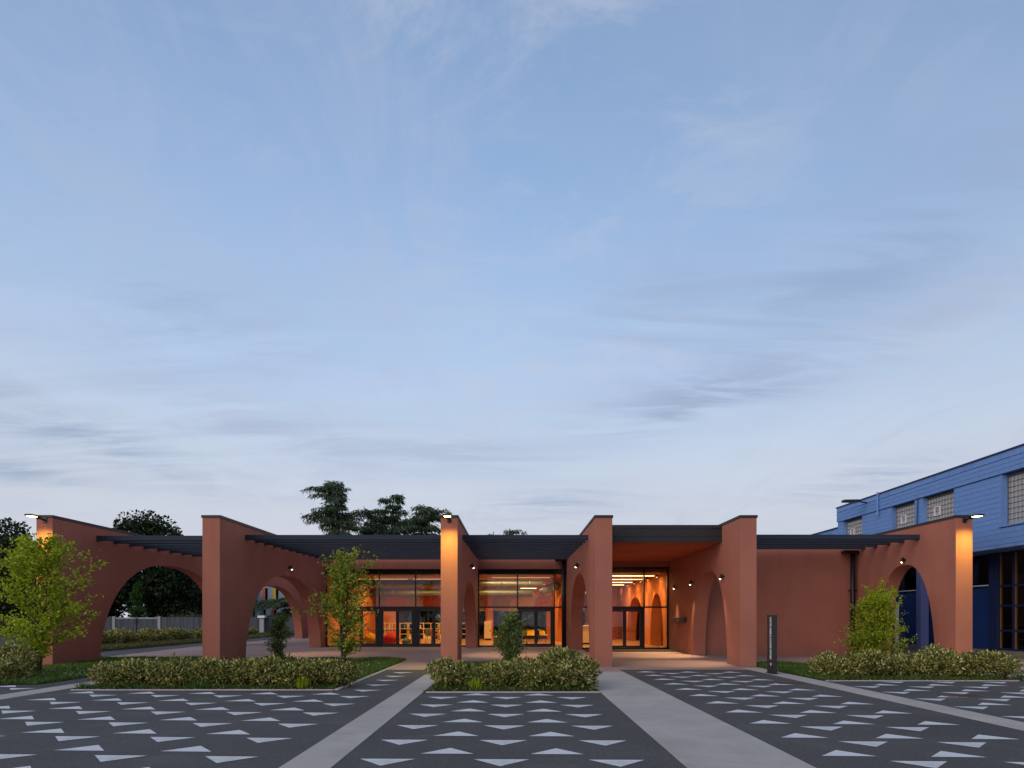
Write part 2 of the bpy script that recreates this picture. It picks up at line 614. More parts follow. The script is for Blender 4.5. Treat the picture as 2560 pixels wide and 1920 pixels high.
g = MB().poly([(-1500, -60, -0.06), (1500, -60, -0.06), (1500, 2600, -0.06), (-1500, 2600, -0.06)])
tag(g.build('ground', M['far']), kind='structure')
asph = {}
asph['left'] = sheet('asphalt_forecourt', M['asphalt'], -45, -2.48, -14, 20.92, 0.0, 50)
asph['mid'] = sheet('asphalt_forecourt', M['asphalt'], -1.97, 1.86, -14, 20.92, 0.0, 50)
asph['right'] = sheet('asphalt_forecourt', M['asphalt'], 3.18, 17.6, -14, 20.92, 0.0, 50)
asph['far_right'] = sheet('asphalt_forecourt', M['asphalt'], 17.6, 45, -14, 23.0, 0.0, 50)
lane = sheet('asphalt_path', M['asphalt'], -19.0, -16.08, 20.9, 70, 0.0, 60)
sheet('plaza_paving', M['plaza'], -16.1, 16.9, 20.9, 52, 0.004, 1.0)
sheet('plaza_paving', M['plaza'], 1.84, 3.2, 20.1, 20.9, 0.006, 60)
for x0, x1, y0, y1 in ((-2.5, -1.95, -14, 20.93), (1.84, 3.2, -14, 20.1), (7.2, 7.75, -14, 21.6), (-10.6, -10.0, -14, 16.9),
                       (13.3, 13.85, -14, 21.8)):
    st_ = sheet('concrete_strip', M['putty_dark'], x0, x1, y0, y1, 0.003, 60)
    yy = y1
    while yy > max(y0, 3.0):
        MB().box(x0, x1, yy - 3.192, yy, -0.02, 0.009).build('slab', M['concrete'], st_, bevel=0.003)
        yy -= 3.2

# planting beds: soil sheet with concrete edging
BEDS = [(-9.75, -3.98, 15.08, 25.4), (-1.88, 1.80, 14.62, 23.6), (7.85, 12.65, 17.25, 23.4), (-30, -11.4, 16.2, 25.8),
        (-11.45, -9.7, 20.6, 25.4)]
for b in BEDS:
    sheet('planting_bed', M['soil'], *b, 0.012, 1.0)
sheet('verge', M['soil'], -24.0, -18.98, 20.9, 75, 0.010, 60)
for x0, x1, y0, y1 in ((-3.99, -3.88, 15.05, 25.4), (-9.75, -3.99, 14.99, 15.08), (-1.88, 1.82, 14.53, 14.62), (7.85, 12.7, 17.16, 17.25)):
    e = MB().box(x0, x1, y0, y1, -0.04, 0.022).build('concrete_edging', M['concrete'], None, bevel=0.008)
    e['kind'] = 'structure'
for x0, x1, y0, y1 in ((-9.7, -4.1, 15.1, 16.5), (-1.85, 1.8, 14.64, 16.4), (7.95, 12.6, 17.27, 18.6)):
    sheet('mulch_strip', M['mulch'], x0, x1, y0, y1, 0.018, 0.5)


# painted triangles: two interleaved lattices per field, each triangle its own sheet of paint
def tri_mesh(up):
    w, h = 0.313, 0.36
    p = [(-w, 0, 0), (w, 0, 0), (0, h if up else -h, 0)]
    return MB().poly(p).mesh('triangle_marking', M['paint'])


TRI = {u: tri_mesh(u) for u in (True, False)}


def inside(x, y, rects, w=0.33):
    return any(x0 + w <= x <= x1 - w and y0 + 0.05 <= y <= y1 - 0.05 for x0, x1, y0, y1 in rects)


def lattice(field, parent, dn, up, px, rot, rects):
    for (ox, oy), u in ((dn, False), (up, True)):
        for i in range(-12, 13):
            for j in range(-1, 13):
                x = ox + px * i
                y = oy + 1.205 * j + math.tan(R(rot)) * (x - ox)
                ya, yb = (y, y + 0.36) if u else (y - 0.36, y)
                if not (inside(x, ya, rects) and inside(x, yb, rects)):
                    continue
                vis = 1286 + x * 1707 / y
                if y < 6.6 or vis < -140 or vis > 2700:
                    continue
                o = link('triangle_marking', TRI[u], parent)
                o.location = (x, y, 0.0045)
                o.rotation_euler = (0, 0, R(rot))


lattice('mid', asph['mid'], (-0.145, 7.69), (0.50, 7.98), 1.29, -1.2, [(-1.97, 1.86, 6, 14.5)])
lattice('left', asph['left'], (-3.25, 7.85), (-3.92, 8.14), 1.31, -2.6,
        [(-9.98, -2.48, 6, 14.95), (-3.88, -2.52, 6, 20.5), (-11.4, -10.6, 6, 20.5), (-30, -10.6, 6, 16.2)])
lattice('right', asph['right'], (4.49, 7.59), (3.86, 7.87), 1.23, -2.6,
        [(3.2, 7.2, 6, 20.7), (7.75, 13.3, 6, 17.1)])
lattice('far_right', asph['far_right'], (17.9, 7.0), (18.6, 7.3), 1.23, -2.6, [(13.85, 30, 9, 20.5)])
for k in range(9):
    o = link('triangle_marking', TRI[False], lane)
    o.location = (-16.75, 28.6 + 1.2 * k, 0.0045)

# metal drain gratings let into the asphalt
for (x, y, lab) in ((6.72, 16.6, 'rusty drain grating in asphalt beside the tactile end of concrete strip'),
                    (9.1, 13.9, 'rusty drain grating in asphalt between the white triangles')):
    t = empty('drain_grating', (x, y, 0.0))
    rust = M.get('rust') or plain('rusty_iron', (0.12, 0.07, 0.045), 0.8, 0.3, 0.3, 0.35, 20, 0.4)
    M['rust'] = rust
    MB().box(-0.36, 0.36, -0.2, -0.17, -0.02, 0.010).box(-0.36, 0.36, 0.17, 0.2, -0.02, 0.010).box(
        -0.36, -0.33, -0.17, 0.17, -0.02, 0.010).box(0.33, 0.36, -0.17, 0.17, -0.02, 0.010).build('frame', rust, t)
    for i in range(12):
        MB().box(-0.31 + i * 0.054, -0.29 + i * 0.054, -0.17, 0.17, -0.02, 0.008).build('bar', rust, t)
    tag(t, lab, 'drain', 'drain gratings')

# ================================================================== terracotta building
bld = empty('cultural_centre', (0, 22, 0))
tag(bld, 'low terracotta building with arched fin walls, dark pergolas and lit glass front', 'building')


def child(o, p):
    """keep world coordinates while parenting"""
    o.parent = p
    o.matrix_parent_inverse = Matrix.Translation(-(p_world(p)))
    return o


def p_world(o):
    v = Vector(o.location)
    while o.parent is not None:
        o = o.parent
        v += Vector(o.location)
    return v


def part(name, mb, mat, parent, smooth=False, bevel=0):
    return child(mb.build(name, mat, None, smooth, bevel), parent)


def group_part(name, parent):
    """an Empty in the building that gathers sub-parts (kept at the building's own origin)"""
    e = empty(name)
    e.parent = parent
    return e


def arch_pts(c, a, h, z0=0.0, n=40):
    out = []
    for i in range(n + 1):
        th = math.pi * (1 - i / n)
        u = a * math.copysign(abs(math.cos(th)) ** 0.86, math.cos(th))
        t = abs(u) / a
        out.append((c + u, z0 + (h - z0) * math.sqrt(max(0.0, 1 - t ** 2.5))))
    return out


def fin_wall(name, x0, x1, y0, y1, H, arches, mat, zb=-0.1):
    pts = [(y0, zb)]
    for c, a, h in arches:
        ap = arch_pts(c, a, h, 0.0)
        pts += [(ap[0][0], zb)] + ap + [(ap[-1][0], zb)]
    pts += [(y1, zb), (y1, H), (y0, H)]
    clean = [pts[0]]
    for p in pts[1:]:
        if abs(p[0] - clean[-1][0]) + abs(p[1] - clean[-1][1]) > 1e-4:
            clean.append(p)
    m = MB().prism(clean, 0, x0, x1)
    return part(name, m, mat, bld, bevel=0.012)


HW = 4.89
WALLS = [(-15.41, -14.88, 22, 49.3, [(29.88, 5.33, 3.83), (42.5, 5.4, 3.55)]),
         (-10.06, -9.49, 22, 34.4, [(28.8, 4.68, 3.34)]),
         (-2.375, -1.829, 22, 34.4, [(28.4, 4.8, 3.06)]),
         (2.603, 3.157, 22, 34.4, [(27.8, 4.1, 3.38)]),
         (7.28, 7.81, 22, 32.25, [(25.65, 2.27, 3.34)]),
         (14.225, 14.77, 22, 36.0, [(24.95, 1.85, 3.52)])]
for i, (x0, x1, y0, y1, ar) in enumerate(WALLS):
    w = fin_wall('arched_wall', x0, x1, y0, y1, HW, ar, M['terra'])
    w['label'] = ORD[i] + ' terracotta fin wall from the left, pierced by a tall arch'
    m = MB().box(x0 - 0.025, x1 + 0.025, y0 - 0.025, y1, HW, HW + 0.012)
    m.box(x0 - 0.025, x1 + 0.025, y0 - 0.025, y0 - 0.005, HW - 0.07, HW)
    m.box(x0 - 0.025, x0 - 0.005, y0 - 0.005, y1, HW - 0.07, HW)
    m.box(x1 + 0.005, x1 + 0.025, y0 - 0.005, y1, HW - 0.07, HW)
    c = m.build('coping', M['cap'])
    c.parent = w
    c.matrix_parent_inverse = w.matrix_parent_inverse.copy()
    c.matrix_parent_inverse = Matrix.Identity(4)


# pergola bays: every slat a sub-part
def pergola(x0, x1, y0, pitch, n):
    e = group_part('pergola', bld)
    for k in range(n):
        y = y0 + pitch * k
        dz = 0.012 * (y - 24.05)
        o = MB().box(x0 - 0.03, x1 + 0.03, y, y + 0.20, 4.344 + dz, 4.516 + dz).build('slat', M['slat'], None, bevel=0.006)
        child(o, e)
    return e


for a in ((-14.88, -10.06, 24.3, 1.035, 9), (-9.49, -2.375, 24.05, 0.933, 11), (-1.829, 2.603, 24.05, 0.933, 11),
          (7.81, 14.225, 23.95, 0.93, 5)):
    pergola(*a)

# fascia beams, back wall of the right bay, roof
GY = 34.4
part('fascia', MB().box(-9.49, -2.375, GY - 0.25, GY + 0.1, 4.03, 4.50), M['terra'], bld, bevel=0.01)
part('fascia', MB().box(-1.829, 2.603, GY - 0.25, GY + 0.1, 4.03, 4.50), M['terra'], bld, bevel=0.01)
part('rear_wall', MB().box(7.81, 14.225, 28.5, 28.9, -0.1, 4.56), M['terra'], bld)
part('roof_slab', MB().box(-10.06, 7.9, 35.0, 50.5, 4.05, 4.62), M['cap'], bld)
part('roof_slab', MB().box(7.9, 14.2, 28.9, 50.5, 4.05, 4.60), M['cap'], bld)
part('roof_slab', MB().box(3.157, 7.28, 32.45, 35.0, 4.26, 4.62), M['cap'], bld)
# porch canopy with three-strip fascia
part('porch_ceiling', MB().box(3.157, 7.28, 24.0, 32.4, 4.25, 4.60), M['soffit'], bld)
fe = group_part('porch_fascia', bld)
for z0, z1, y in ((4.248, 4.43, 23.93), (4.436, 4.72, 23.945), (4.726, 4.85, 23.92)):
    child(MB().box(3.157, 7.28, y, 24.0, z0, z1).build('fascia_strip', M['cap'], None, bevel=0.006), fe)
for i in range(5):
    for z in (4.34, 4.78):
        child(MB().tube([(3.45 + i * 0.9, 23.925, z), (3.45 + i * 0.9, 23.91, z)], 0.014, 8).build('rivet', M['black'], None), fe)

# downpipes and rainwater heads
for x, y, z1 in ((2.44, 33.9, 4.4), (14.02, 28.28, 4.25)):
    e = group_part('downpipe', bld)
    child(MB().tube([(x, y, 0.0), (x, y, z1)], 0.095, 14).build('pipe', M['frame'], None, True), e)
    child(MB().box(x - 0.42, x + 0.18, y - 0.16, y + 0.16, z1, z1 + 0.13).build('rainwater_head', M['frame'], None, bevel=0.01), e)
    for z in (1.2, 2.7):
        child(MB().box(x - 0.12, x + 0.12, y - 0.06, y + 0.17, z, z + 0.05).build('bracket', M['frame'], None), e)


# ------------------------------------------------------------------ glazing
def glazing(x0, x1, y, ztop, zt, zb, mulls, doors, header):
    e = group_part('glazed_front', bld)
    F, G = M['frame'], M['glass']

    def add(name, m, mat, bevel=0.0):
        return child(m.build(name, mat, None, bevel=bevel), e)
    d0, d1 = y - 0.05, y + 0.06
    if header:
        add('header_panel', MB().box(x0, x1, y + 0.02, y + 0.5, header, ztop), M['frame'])
    add('head_rail', MB().box(x0, x1, d0 - 0.01, d1 + 0.01, ztop - 0.05, ztop + 0.03), F, 0.004)
    add('sill_rail', MB().box(x0, x1, d0 - 0.012, d1 + 0.012, zb - 0.03, zb + 0.06), F, 0.004)
    xs = [x0] + list(mulls) + [x1]
    for i, x in enumerate(xs):
        w = 0.06 if 0 < i < len(xs) - 1 else 0.07
        xa, xb = x - w / 2, x + w / 2
        if i == 0:
            xa, xb = x0, x0 + w
        if i == len(xs) - 1:
            xa, xb = x1 - w, x1
        add('mullion', MB().box(xa, xb, d0, d1, zb + 0.06, ztop - 0.05), F, 0.004)
    for i in range(len(xs) - 1):
        a, b = xs[i] + 0.03, xs[i + 1] - 0.03
        add('transom', MB().box(a, b, d0 + 0.004, d1 - 0.004, zt - 0.04, zt + 0.03), F)
        add('pane', MB().box(a, b, y - 0.006, y + 0.006, zt + 0.03, ztop - 0.05), G)
        if i in doors:
            mid = (a + b) / 2
            add('door_frame', MB().box(a, b, d0 - 0.02, d1 - 0.008, zt - 0.14, zt - 0.04).box(
                a, a + 0.09, d0 - 0.02, d1 - 0.008, zb + 0.06, zt - 0.14).box(b - 0.09, b, d0 - 0.02, d1 - 0.008, zb + 0.06, zt - 0.14), F, 0.004)
            for s0, s1 in ((a + 0.095, mid - 0.004), (mid + 0.004, b - 0.095)):
                k = 0.075
                add('door_leaf', MB().box(s0, s0 + k, d0, d1 - 0.02, zb + 0.065, zt - 0.145).box(
                    s1 - k, s1, d0, d1 - 0.02, zb + 0.065, zt - 0.145).box(s0 + k, s1 - k, d0, d1 - 0.02, zb + 0.065, zb + 0.15).box(
                    s0 + k, s1 - k, d0, d1 - 0.02, zt - 0.215, zt - 0.145), F, 0.004)
                add('door_pane', MB().box(s0 + k, s1 - k, y - 0.006, y + 0.006, zb + 0.15, zt - 0.215), G)
                add('push_bar', MB().tube([(s0 + 0.04, d1 + 0.05, 0.965), (s1 - 0.04, d1 + 0.05, 0.965)], 0.014, 8), M['black'])
            add('door_handle', MB().tube([(mid - 0.04, d0 - 0.06, 0.95), (mid - 0.04, d0 - 0.06, 1.35)], 0.014, 8).box(
                mid - 0.05, mid - 0.03, d0 - 0.06, d0, 1.0, 1.02).box(mid - 0.05, mid - 0.03, d0 - 0.06, d0, 1.28, 1.30), M['black'])
        else:
            add('pane', MB().box(a, b, y - 0.006, y + 0.006, zb + 0.06, zt - 0.04), G)
    return e


glazing(-9.49, -2.375, GY, 4.03, 2.13, 0.14, (-8.62, -6.80, -4.97, -3.14), (1, 2, 3), 3.78)
glazing(-1.829, 2.603, GY, 4.03, 2.13, 0.14, (0.16, 2.015), (1,), 3.78)
glazing(3.157, 7.28, 32.3, 3.97, 2.10, 0.125, (4.29, 6.13), (1,), 0)
part('lintel', MB().box(3.157, 7.28, 32.18, 32.42, 4.0, 4.25), M['terra'], bld)

# ------------------------------------------------------------------ rooms behind the glass
m = Mat('mural_paint', 0.75, 0.2)
warp = m.noise(0.35, 3, 0.5, dist=1.6)
v = m.n.new('ShaderNodeTexVoronoi')
mixv = m.n.new('ShaderNodeMix')
mixv.data_type = 'VECTOR'
mixv.inputs[0].default_value = 0.55
nz = m.n.new('ShaderNodeTexNoise')
nz.inputs['Scale'].default_value = 0.7
nz.inputs['Detail'].default_value = 2
m.l.new(m.tc.outputs['Object'], nz.inputs['Vector'])
sc_ = m.n.new('ShaderNodeVectorMath')
sc_.operation = 'SCALE'
sc_.inputs['Scale'].default_value = 4.0
m.l.new(nz.outputs['Color'], sc_.inputs[0])
m.l.new(m.tc.outputs['Object'], mixv.inputs[4])
m.l.new(sc_.outputs[0], mixv.inputs[5])
m.l.new(mixv.outputs[1], v.inputs['Vector'])
v.inputs['Scale'].default_value = 1.5
sepc = m.n.new('ShaderNodeSeparateColor')
m.l.new(v.outputs['Color'], sepc.inputs[0])
rp = m.n.new('ShaderNodeValToRGB')
rp.color_ramp.interpolation = 'CONSTANT'
cols = [(0.50, 0.12, 0.05), (0.55, 0.20, 0.06), (0.42, 0.30, 0.36), (0.48, 0.10, 0.08), (0.62, 0.36, 0.10), (0.36, 0.28, 0.34), (0.52, 0.16, 0.16), (0.55, 0.42, 0.40)]
el = rp.color_ramp.elements
while len(el) < len(cols):
    el.new(0.5)
for i, c in enumerate(cols):
    el[i].position = i / len(cols)
    el[i].color = (*c, 1)
m.l.new(sepc.outputs[0], rp.inputs[0])
m.col(rp.outputs[0])
M['mural'] = m.m

BY = 46.8
part('rear_wall', MB().box(7.8, 9.6, 50.0, 50.2, 0, 4.04).box(7.82, 9.6, 30.0, 30.2, 0, 4.04), M['terra_in'], bld)
part('interior_floor', MB().box(-9.49, 7.28, GY + 0.07, 50.3, 0.0, 0.14), M['in_floor'], bld)
part('interior_floor', MB().box(3.157, 7.28, 32.37, GY + 0.07, 0.0, 0.139), M['in_floor'], bld)
part('interior_ceiling', MB().box(-9.49, 2.603, GY + 0.5, BY, 3.80, 3.9), M['ceil'], bld)
part('interior_ceiling', MB().box(3.157, 7.28, 32.42, 50.0, 3.74, 3.9), M['ceil'], bld)
part('side_wall', MB().box(-10.06, -9.49, GY + 0.001, 50.3, -0.1, 4.6), M['terra_in'], bld)
hall_wall = fin_wall('interior_wall', 7.22, 7.80, 32.37, 50.2, 4.04, [(34.7, 1.6, 2.82), (40.9, 2.9, 2.79)], M['terra_in'], 0.05)
fin_wall('interior_wall', 2.61, 3.15, GY + 0.08, BY, 4.04, [(38.7, 2.75, 2.80)], M['terra_in'], 0.05)
part('interior_wall', MB().box(9.6, 9.8, 30.0, 50.2, 0, 4.04), M['terra_in'], bld)
part('interior_floor', MB().box(7.8, 9.6, 30.0, 50.2, 0.0, 0.138), M['in_floor'], bld)
part('mural_wall', MB().box(-9.49, 2.61, BY, BY + 0.3, 2.05, 4.04).box(-9.49, -7.98, BY, BY + 0.3, 0.1, 2.05), M['mural'], bld)
part('window_pier', MB().box(-1.95, -1.45, BY - 0.35, BY + 0.28, 0.1, 3.8), M['terra_in'], bld, bevel=0.01)
part('window_pier', MB().box(2.2, 2.61, BY - 0.02, BY + 0.28, 0.1, 2.05), M['terra_in'], bld)
part('rear_wall', MB().box(5.2, 7.3, 50.0, 50.3, 0, 4.04).box(3.157, 5.2, 50.0, 50.3, 2.3, 4.04).box(2.61, 3.157, BY, 50.3, 0, 4.04), M['terra_in'], bld)
part('interior_pillar', MB().prism([(5.55, 46.0), (6.4, 45.2), (6.9, 45.9), (6.1, 46.6)], 2, 0.14, 3.74), M['terra_in'], bld, bevel=0.01)
for x in (-7.95, -5.9, -3.9, -1.98, -1.42, 0.35, 2.17):
    part('window_post', MB().box(x - 0.035, x + 0.035, BY + 0.08, BY + 0.18, 0.14, 2.05), M['frame'], bld)
for a, b in ((-7.95, -5.9), (-5.9, -3.9), (-3.9, -1.98), (-1.42, 0.35), (0.35, 2.17)):
    part('rear_pane', MB().box(a + 0.035, b - 0.035, BY + 0.12, BY + 0.132, 0.14, 2.05), M['glass_dark'], bld)
part('rear_pane', MB().box(3.16, 5.2, 50.1, 50.112, 0.14, 2.3), M['glass_dark'], bld)


# ================================================================== lamps (each lamp with its own light)
def spot(parent, loc, target, power, size, blend, color, radius=0.04):
    d = bpy.data.lights.new('lamp_light', 'SPOT')
    d.energy, d.spot_size, d.spot_blend, d.color, d.shadow_soft_size = power, R(size), blend, color, radius
    o = bpy.data.objects.new('lamp_light', d)
    COL.objects.link(o)
    o.parent = parent
    o.location = loc
    o.rotation_euler = (Vector(target) - Vector(loc)).to_track_quat('-Z', 'Y').to_euler()
    return o


WARM = (1.0, 0.58, 0.22)


def flood_lamp(x, label):
    t = empty('flood_lamp', (x, 22.0, 4.74))
    MB().box(-0.06, 0.06, -0.03, 0.0, -0.09, 0.09).build('wall_plate', M['black'], t, bevel=0.006)
    MB().tube([(0, -0.03, 0.0), (0, -0.14, 0.0), (0, -0.34, 0.045)], 0.028, 10).build('arm', M['black'], t)
    MB().tube([(-0.06, -0.30, 0.03), (0.06, -0.30, 0.03)], 0.045, 12).build('hinge', M['black'], t)
    h = MB().prism([(-0.08, -0.33), (0.08, -0.33), (0.13, -0.43), (0.13, -0.76), (0.10, -0.8), (-0.10, -0.8), (-0.13, -0.76), (-0.13, -0.43)],
                   2, 0.035, 0.085).build('lamp_head', M['black'], t, bevel=0.012)
    MB().box(-0.10, 0.10, -0.72, -0.5, 0.024, 0.034).build('lamp_lens', M['lamp_warm'], h)
    spot(t, (0, -0.62, 0.0), (0, -0.42, -2.2), 150, 132, 1.0, (1.0, 0.84, 0.13), 0.10)
    return tag(t, label, 'lamp', 'flood lamps on the fin walls')


flood_lamp(-15.12, 'lit flood lamp on top of the leftmost terracotta wall')
flood_lamp(-2.10, 'lit flood lamp on top of the third terracotta wall, mid picture')
flood_lamp(14.50, 'lit flood lamp on top of the rightmost terracotta wall')


def wall_spot(x, y, z, sx, power, label):
    """sx = +1: fixed to a wall face that looks to +x"""
    t = empty('wall_spot', (x, y, z))
    MB().tube([(0, 0, 0), (sx * 0.035, 0, 0)], 0.05, 14).build('wall_plate', M['black'], t)
    MB().tube([(sx * 0.03, 0, 0), (sx * 0.10, 0, -0.005)], 0.02, 8).build('arm', M['black'], t)
    h = MB().tube([(sx * 0.08, 0.015, 0.08), (sx * 0.15, -0.035, -0.085)], 0.046, 16).build('lamp_head', M['black'], t)
    MB().tube([(sx * 0.1504, -0.0353, -0.086), (sx * 0.152, -0.0365, -0.090)], 0.030, 16).build('lamp_lens', M['lamp_spot'], h)
    spot(t, (sx * 0.19, -0.06, -0.12), (sx * 1.5, -0.1, -3.6), power, 75, 0.8, (1.0, 0.66, 0.36), 0.05)
    return tag(t, label, 'spotlight', 'small spotlights on the fin walls')


wall_spot(-9.49, 28.7, 3.70, 1, 120, 'small black spotlight above the arch of the second wall from the left')
wall_spot(-1.829, 28.1, 3.72, 1, 120, 'small black spotlight above the arch of the third wall from the left')
wall_spot(2.603, 27.4, 3.70, -1, 120, 'small black spotlight above the arch of the fourth wall from the left')
wall_spot(7.28, 23.7, 3.02, -1, 130, 'small lit spotlight nearest the front edge of the porch side wall')
wall_spot(7.28, 27.75, 3.02, -1, 240, 'small lit spotlight just behind the porch arch, middle of three')
wall_spot(7.28, 30.6, 2.97, -1, 260, 'small lit spotlight nearest the entrance glass, innermost of three')
wall_spot(14.225, 24.85, 3.69, -1, 90, 'small lit spotlight above the arch of the rightmost wall')


def linear_light(x0, x1, y, z, power, label, dif='lamp_line'):
    t = empty('linear_light', ((x0 + x1) / 2, y, z))
    h = (x1 - x0) / 2
    MB().box(-h, h, -0.035, 0.035, 0.005, 0.06).build('housing', M['white'], t)
    MB().box(-h + 0.01, h - 0.01, -0.03, 0.03, -0.02, 0.004).build('diffuser', M[dif], t)
    for s in (-0.7, 0.7):
        MB().tube([(s * h, 0, 0.06), (s * h, 0, 0.1)], 0.006, 6).build('hanger', M['black'], t)
    d = bpy.data.lights.new('lamp_light', 'AREA')
    d.shape, d.size, d.size_y, d.energy, d.color = 'RECTANGLE', 2 * h, 0.06, power, (1.0, 0.62, 0.24)
    o = bpy.data.objects.new('lamp_light', d)
    COL.objects.link(o)
    o.parent = t
    o.location = (0, 0, -0.035)
    return tag(t, label, 'light', 'linear ceiling lights')


for k in range(5):
    linear_light(3.5, 6.9, 33.65 + 3.1 * k, 3.66, 42, 'glowing linear ceiling light in the entrance hall, ' + ORD[k] + ' from the glass')
linear_light(0.35, 1.3, 40.0, 3.32, 60, 'short glowing ceiling light behind the middle glass front')
for i, (a, b, y) in enumerate(((-8.8, -5.9, 37.8), (-5.6, -2.6, 37.8), (-8.8, -5.9, 43.2), (-5.6, -2.6, 43.2), (-1.2, 1.9, 36.4), (-1.6, 2.0, 44.0))):
    linear_light(a, b, y, 3.735, 62, ['ceiling light by the far left glass doors', 'ceiling light left of the third wall near the glass',
                 'ceiling light by the mural at the far left', 'ceiling light by the mural over the shelves',
                 'ceiling light close behind the middle glass front', 'ceiling light at the back of the middle room'][i], 'lamp_dim')


def washer(x, y, z, label):
    t = empty('ceiling_washer', (x, y, z))
    h = MB().tube([(0, 0, 0.07), (0.03, 0, -0.05)], 0.045, 12).build('lamp_head', M['black'], t)
    MB().tube([(0.0305, 0, -0.051), (0.032, 0, -0.056)], 0.038, 12).build('lamp_lens', M['lamp_spot'], h)
    spot(t, (0.04, 0, -0.07), (0.42, 0, -2.0), 60, 42, 0.7, WARM, 0.03)
    return tag(t, label, 'spotlight', 'wall washers in the entrance hall')


for k, y in enumerate((33.0, 35.3, 37.3, 39.3, 41.6)):
    washer(6.86, y, 3.60, 'small ceiling spotlight washing the hall wall, ' + ORD[k] + ' from the glass')

# ------------------------------------------------------------------ ducts
def duct(pts, r, label):
    t = empty('air_duct', pts[0])
    o = Vector(pts[0])
    lp = [tuple(Vector(p) - o) for p in pts]
    MB().tube(lp, r, 20).build('duct_body', M['duct'], t, True)
    L = (Vector(pts[-1]) - o).length
    d = (Vector(pts[-1]) - o).normalized()
    n = int(L / 1.4)
    for i in range(1, n + 1):
        c = d * (L * i / (n + 0.5))
        MB().tube([c - d * 0.025, c + d * 0.025], r + 0.018, 20).build('duct_collar', M['duct'], t, True)
        MB().tube([c + Vector((0, 0, r)), c + Vector((0, 0, r + 0.25))], 0.008, 6).build('hanger', M['black'], t)
    return tag(t, label, 'duct', 'round ceiling ducts')


duct([(-9.4, 37.0, 3.46), (1.55, 37.0, 3.46)], 0.18, 'round metal air duct near the glass under the ceiling')
duct([(-9.4, 44.9, 3.24), (1.2, 44.9, 3.24)], 0.26, 'larger round air duct in front of the mural')
duct([(1.75, 41.5, 3.2), (2.3, 37.6, 3.35)], 0.24, 'short slanting air duct at the right of the middle room')
duct([(3.4, 47.0, 3.3), (6.3, 47.0, 3.3)], 0.22, 'round air duct at the back of the entrance hall')

# ------------------------------------------------------------------ furniture seen through the glass
FZ = 0.14


def bean_bag(x, y, w, mat, rz, label):
    t = empty('bean_bag', (x, y, FZ), rz)
    rng = random.Random(label)
    m = MB()
    N, K = 24, 12
    for j in range(K + 1):
        f = j / K
        r = w * 0.5 * (math.sin(math.pi * (0.10 + 0.83 * f)) ** 0.7) * (1.0 - 0.28 * f)
        for a in range(N):
            th = 2 * math.pi * a / N
            rr = r * (1 + 0.045 * math.sin(3 * th + 4 * f) + 0.03 * math.sin(7 * th))
            m.v.append((rr * math.cos(th) * 1.15 + 0.12 * w * f, rr * math.sin(th), w * 0.62 * f * (1 - 0.12 * math.cos(th))))
    for j in range(K):
        for a in range(N):
            b = (a + 1) % N
            m.f.append((j * N + a, j * N + b, (j + 1) * N + b, (j + 1) * N + a))
    m.f.append(tuple(range(N))[::-1])
    m.f.append(tuple(K * N + a for a in range(N)))
    b = m.build('bag', mat, t, True)
    MB().tube([(0.12 * w, 0, w * 0.60), (0.12 * w, 0, w * 0.67)], [0.03, 0.015], 8).build('tuft', mat, b)
    return tag(t, label, 'bean bag')


bean_bag(-7.75, 36.8, 0.95, M['ochre'], 0.3, 'ochre yellow bean bag behind the left glass doors')
bean_bag(-6.62, 36.7, 1.05, M['red'], 2.9, 'red bean bag behind the left glass doors')
bean_bag(-5.92, 37.4, 0.55, M['green'], 1.0, 'small dark green pouf beside the dark chairs')


def chair(x, y, rz, mat, label, arm=False):
    t = empty('chair', (x, y, FZ), rz)
    MB().prism([(-0.21, -0.2), (0.21, -0.2), (0.23, 0.05), (0.19, 0.21), (-0.19, 0.21), (-0.23, 0.05)], 2, 0.42, 0.46).build('seat', mat, t, bevel=0.015)
    m = MB()
    n = 14
    lo = 1.0 if arm else 0.55
    pr = []
    for i in range(n + 1):
        th = math.pi * (0.5 - lo * 0.5) + math.pi * lo * i / n
        edge = 0.30 if arm else 0.38
        top = 0.46 + edge * (0.62 + 0.38 * math.sin(th)) if arm else 0.46 + edge
        pr.append((0.25 * math.cos(th), 0.23 * math.sin(th), top))
    for (x_, y_, tp) in pr:
        m.v += [(x_ * 0.93, y_ * 0.93, 0.46), (x_, y_, 0.46), (x_ * 1.1, y_ * 1.15, tp), (x_ * 1.03, y_ * 1.08, tp)]
    for i in range(n):
        a, b = 4 * i, 4 * (i + 1)
        for q in range(4):
            m.f.append((a + q, a + (q + 1) % 4, b + (q + 1) % 4, b + q))
    m.f += [(0, 1, 2, 3), (4 * n + 3, 4 * n + 2, 4 * n + 1, 4 * n)]
    m.build('backrest', mat, t)
    for sx in (-1, 1):
        for sy in (-1, 1):
            MB().tube([(sx * 0.15, sy * 0.14, 0.42), (sx * 0.22, sy * 0.21, 0.0)], [0.014, 0.010], 8).build('leg', M['black'], t)
    return tag(t, label, 'chair')


chair(-5.45, 37.6, 2.6, M['pot'], 'dark chair right of the green pouf')
chair(-4.75, 38.2, 0.4, M['pot'], 'dark chair left of the red chair')
chair(-4.35, 37.7, 2.0, M['red'], 'red chair by the small table')
chair(-3.45, 38.0, 3.3, M['pot'], 'dark chair nearest the third wall')
chair(0.98, 39.6, -0.5, M['yellow'], 'yellow armchair left of the door stile', True)
chair(1.72, 40.2, 1.2, M['yellow'], 'yellow armchair right of the door stile', True)
chair(0.45, 38.9, -1.0, M['green'], 'dark green armchair beside the yellow ones', True)


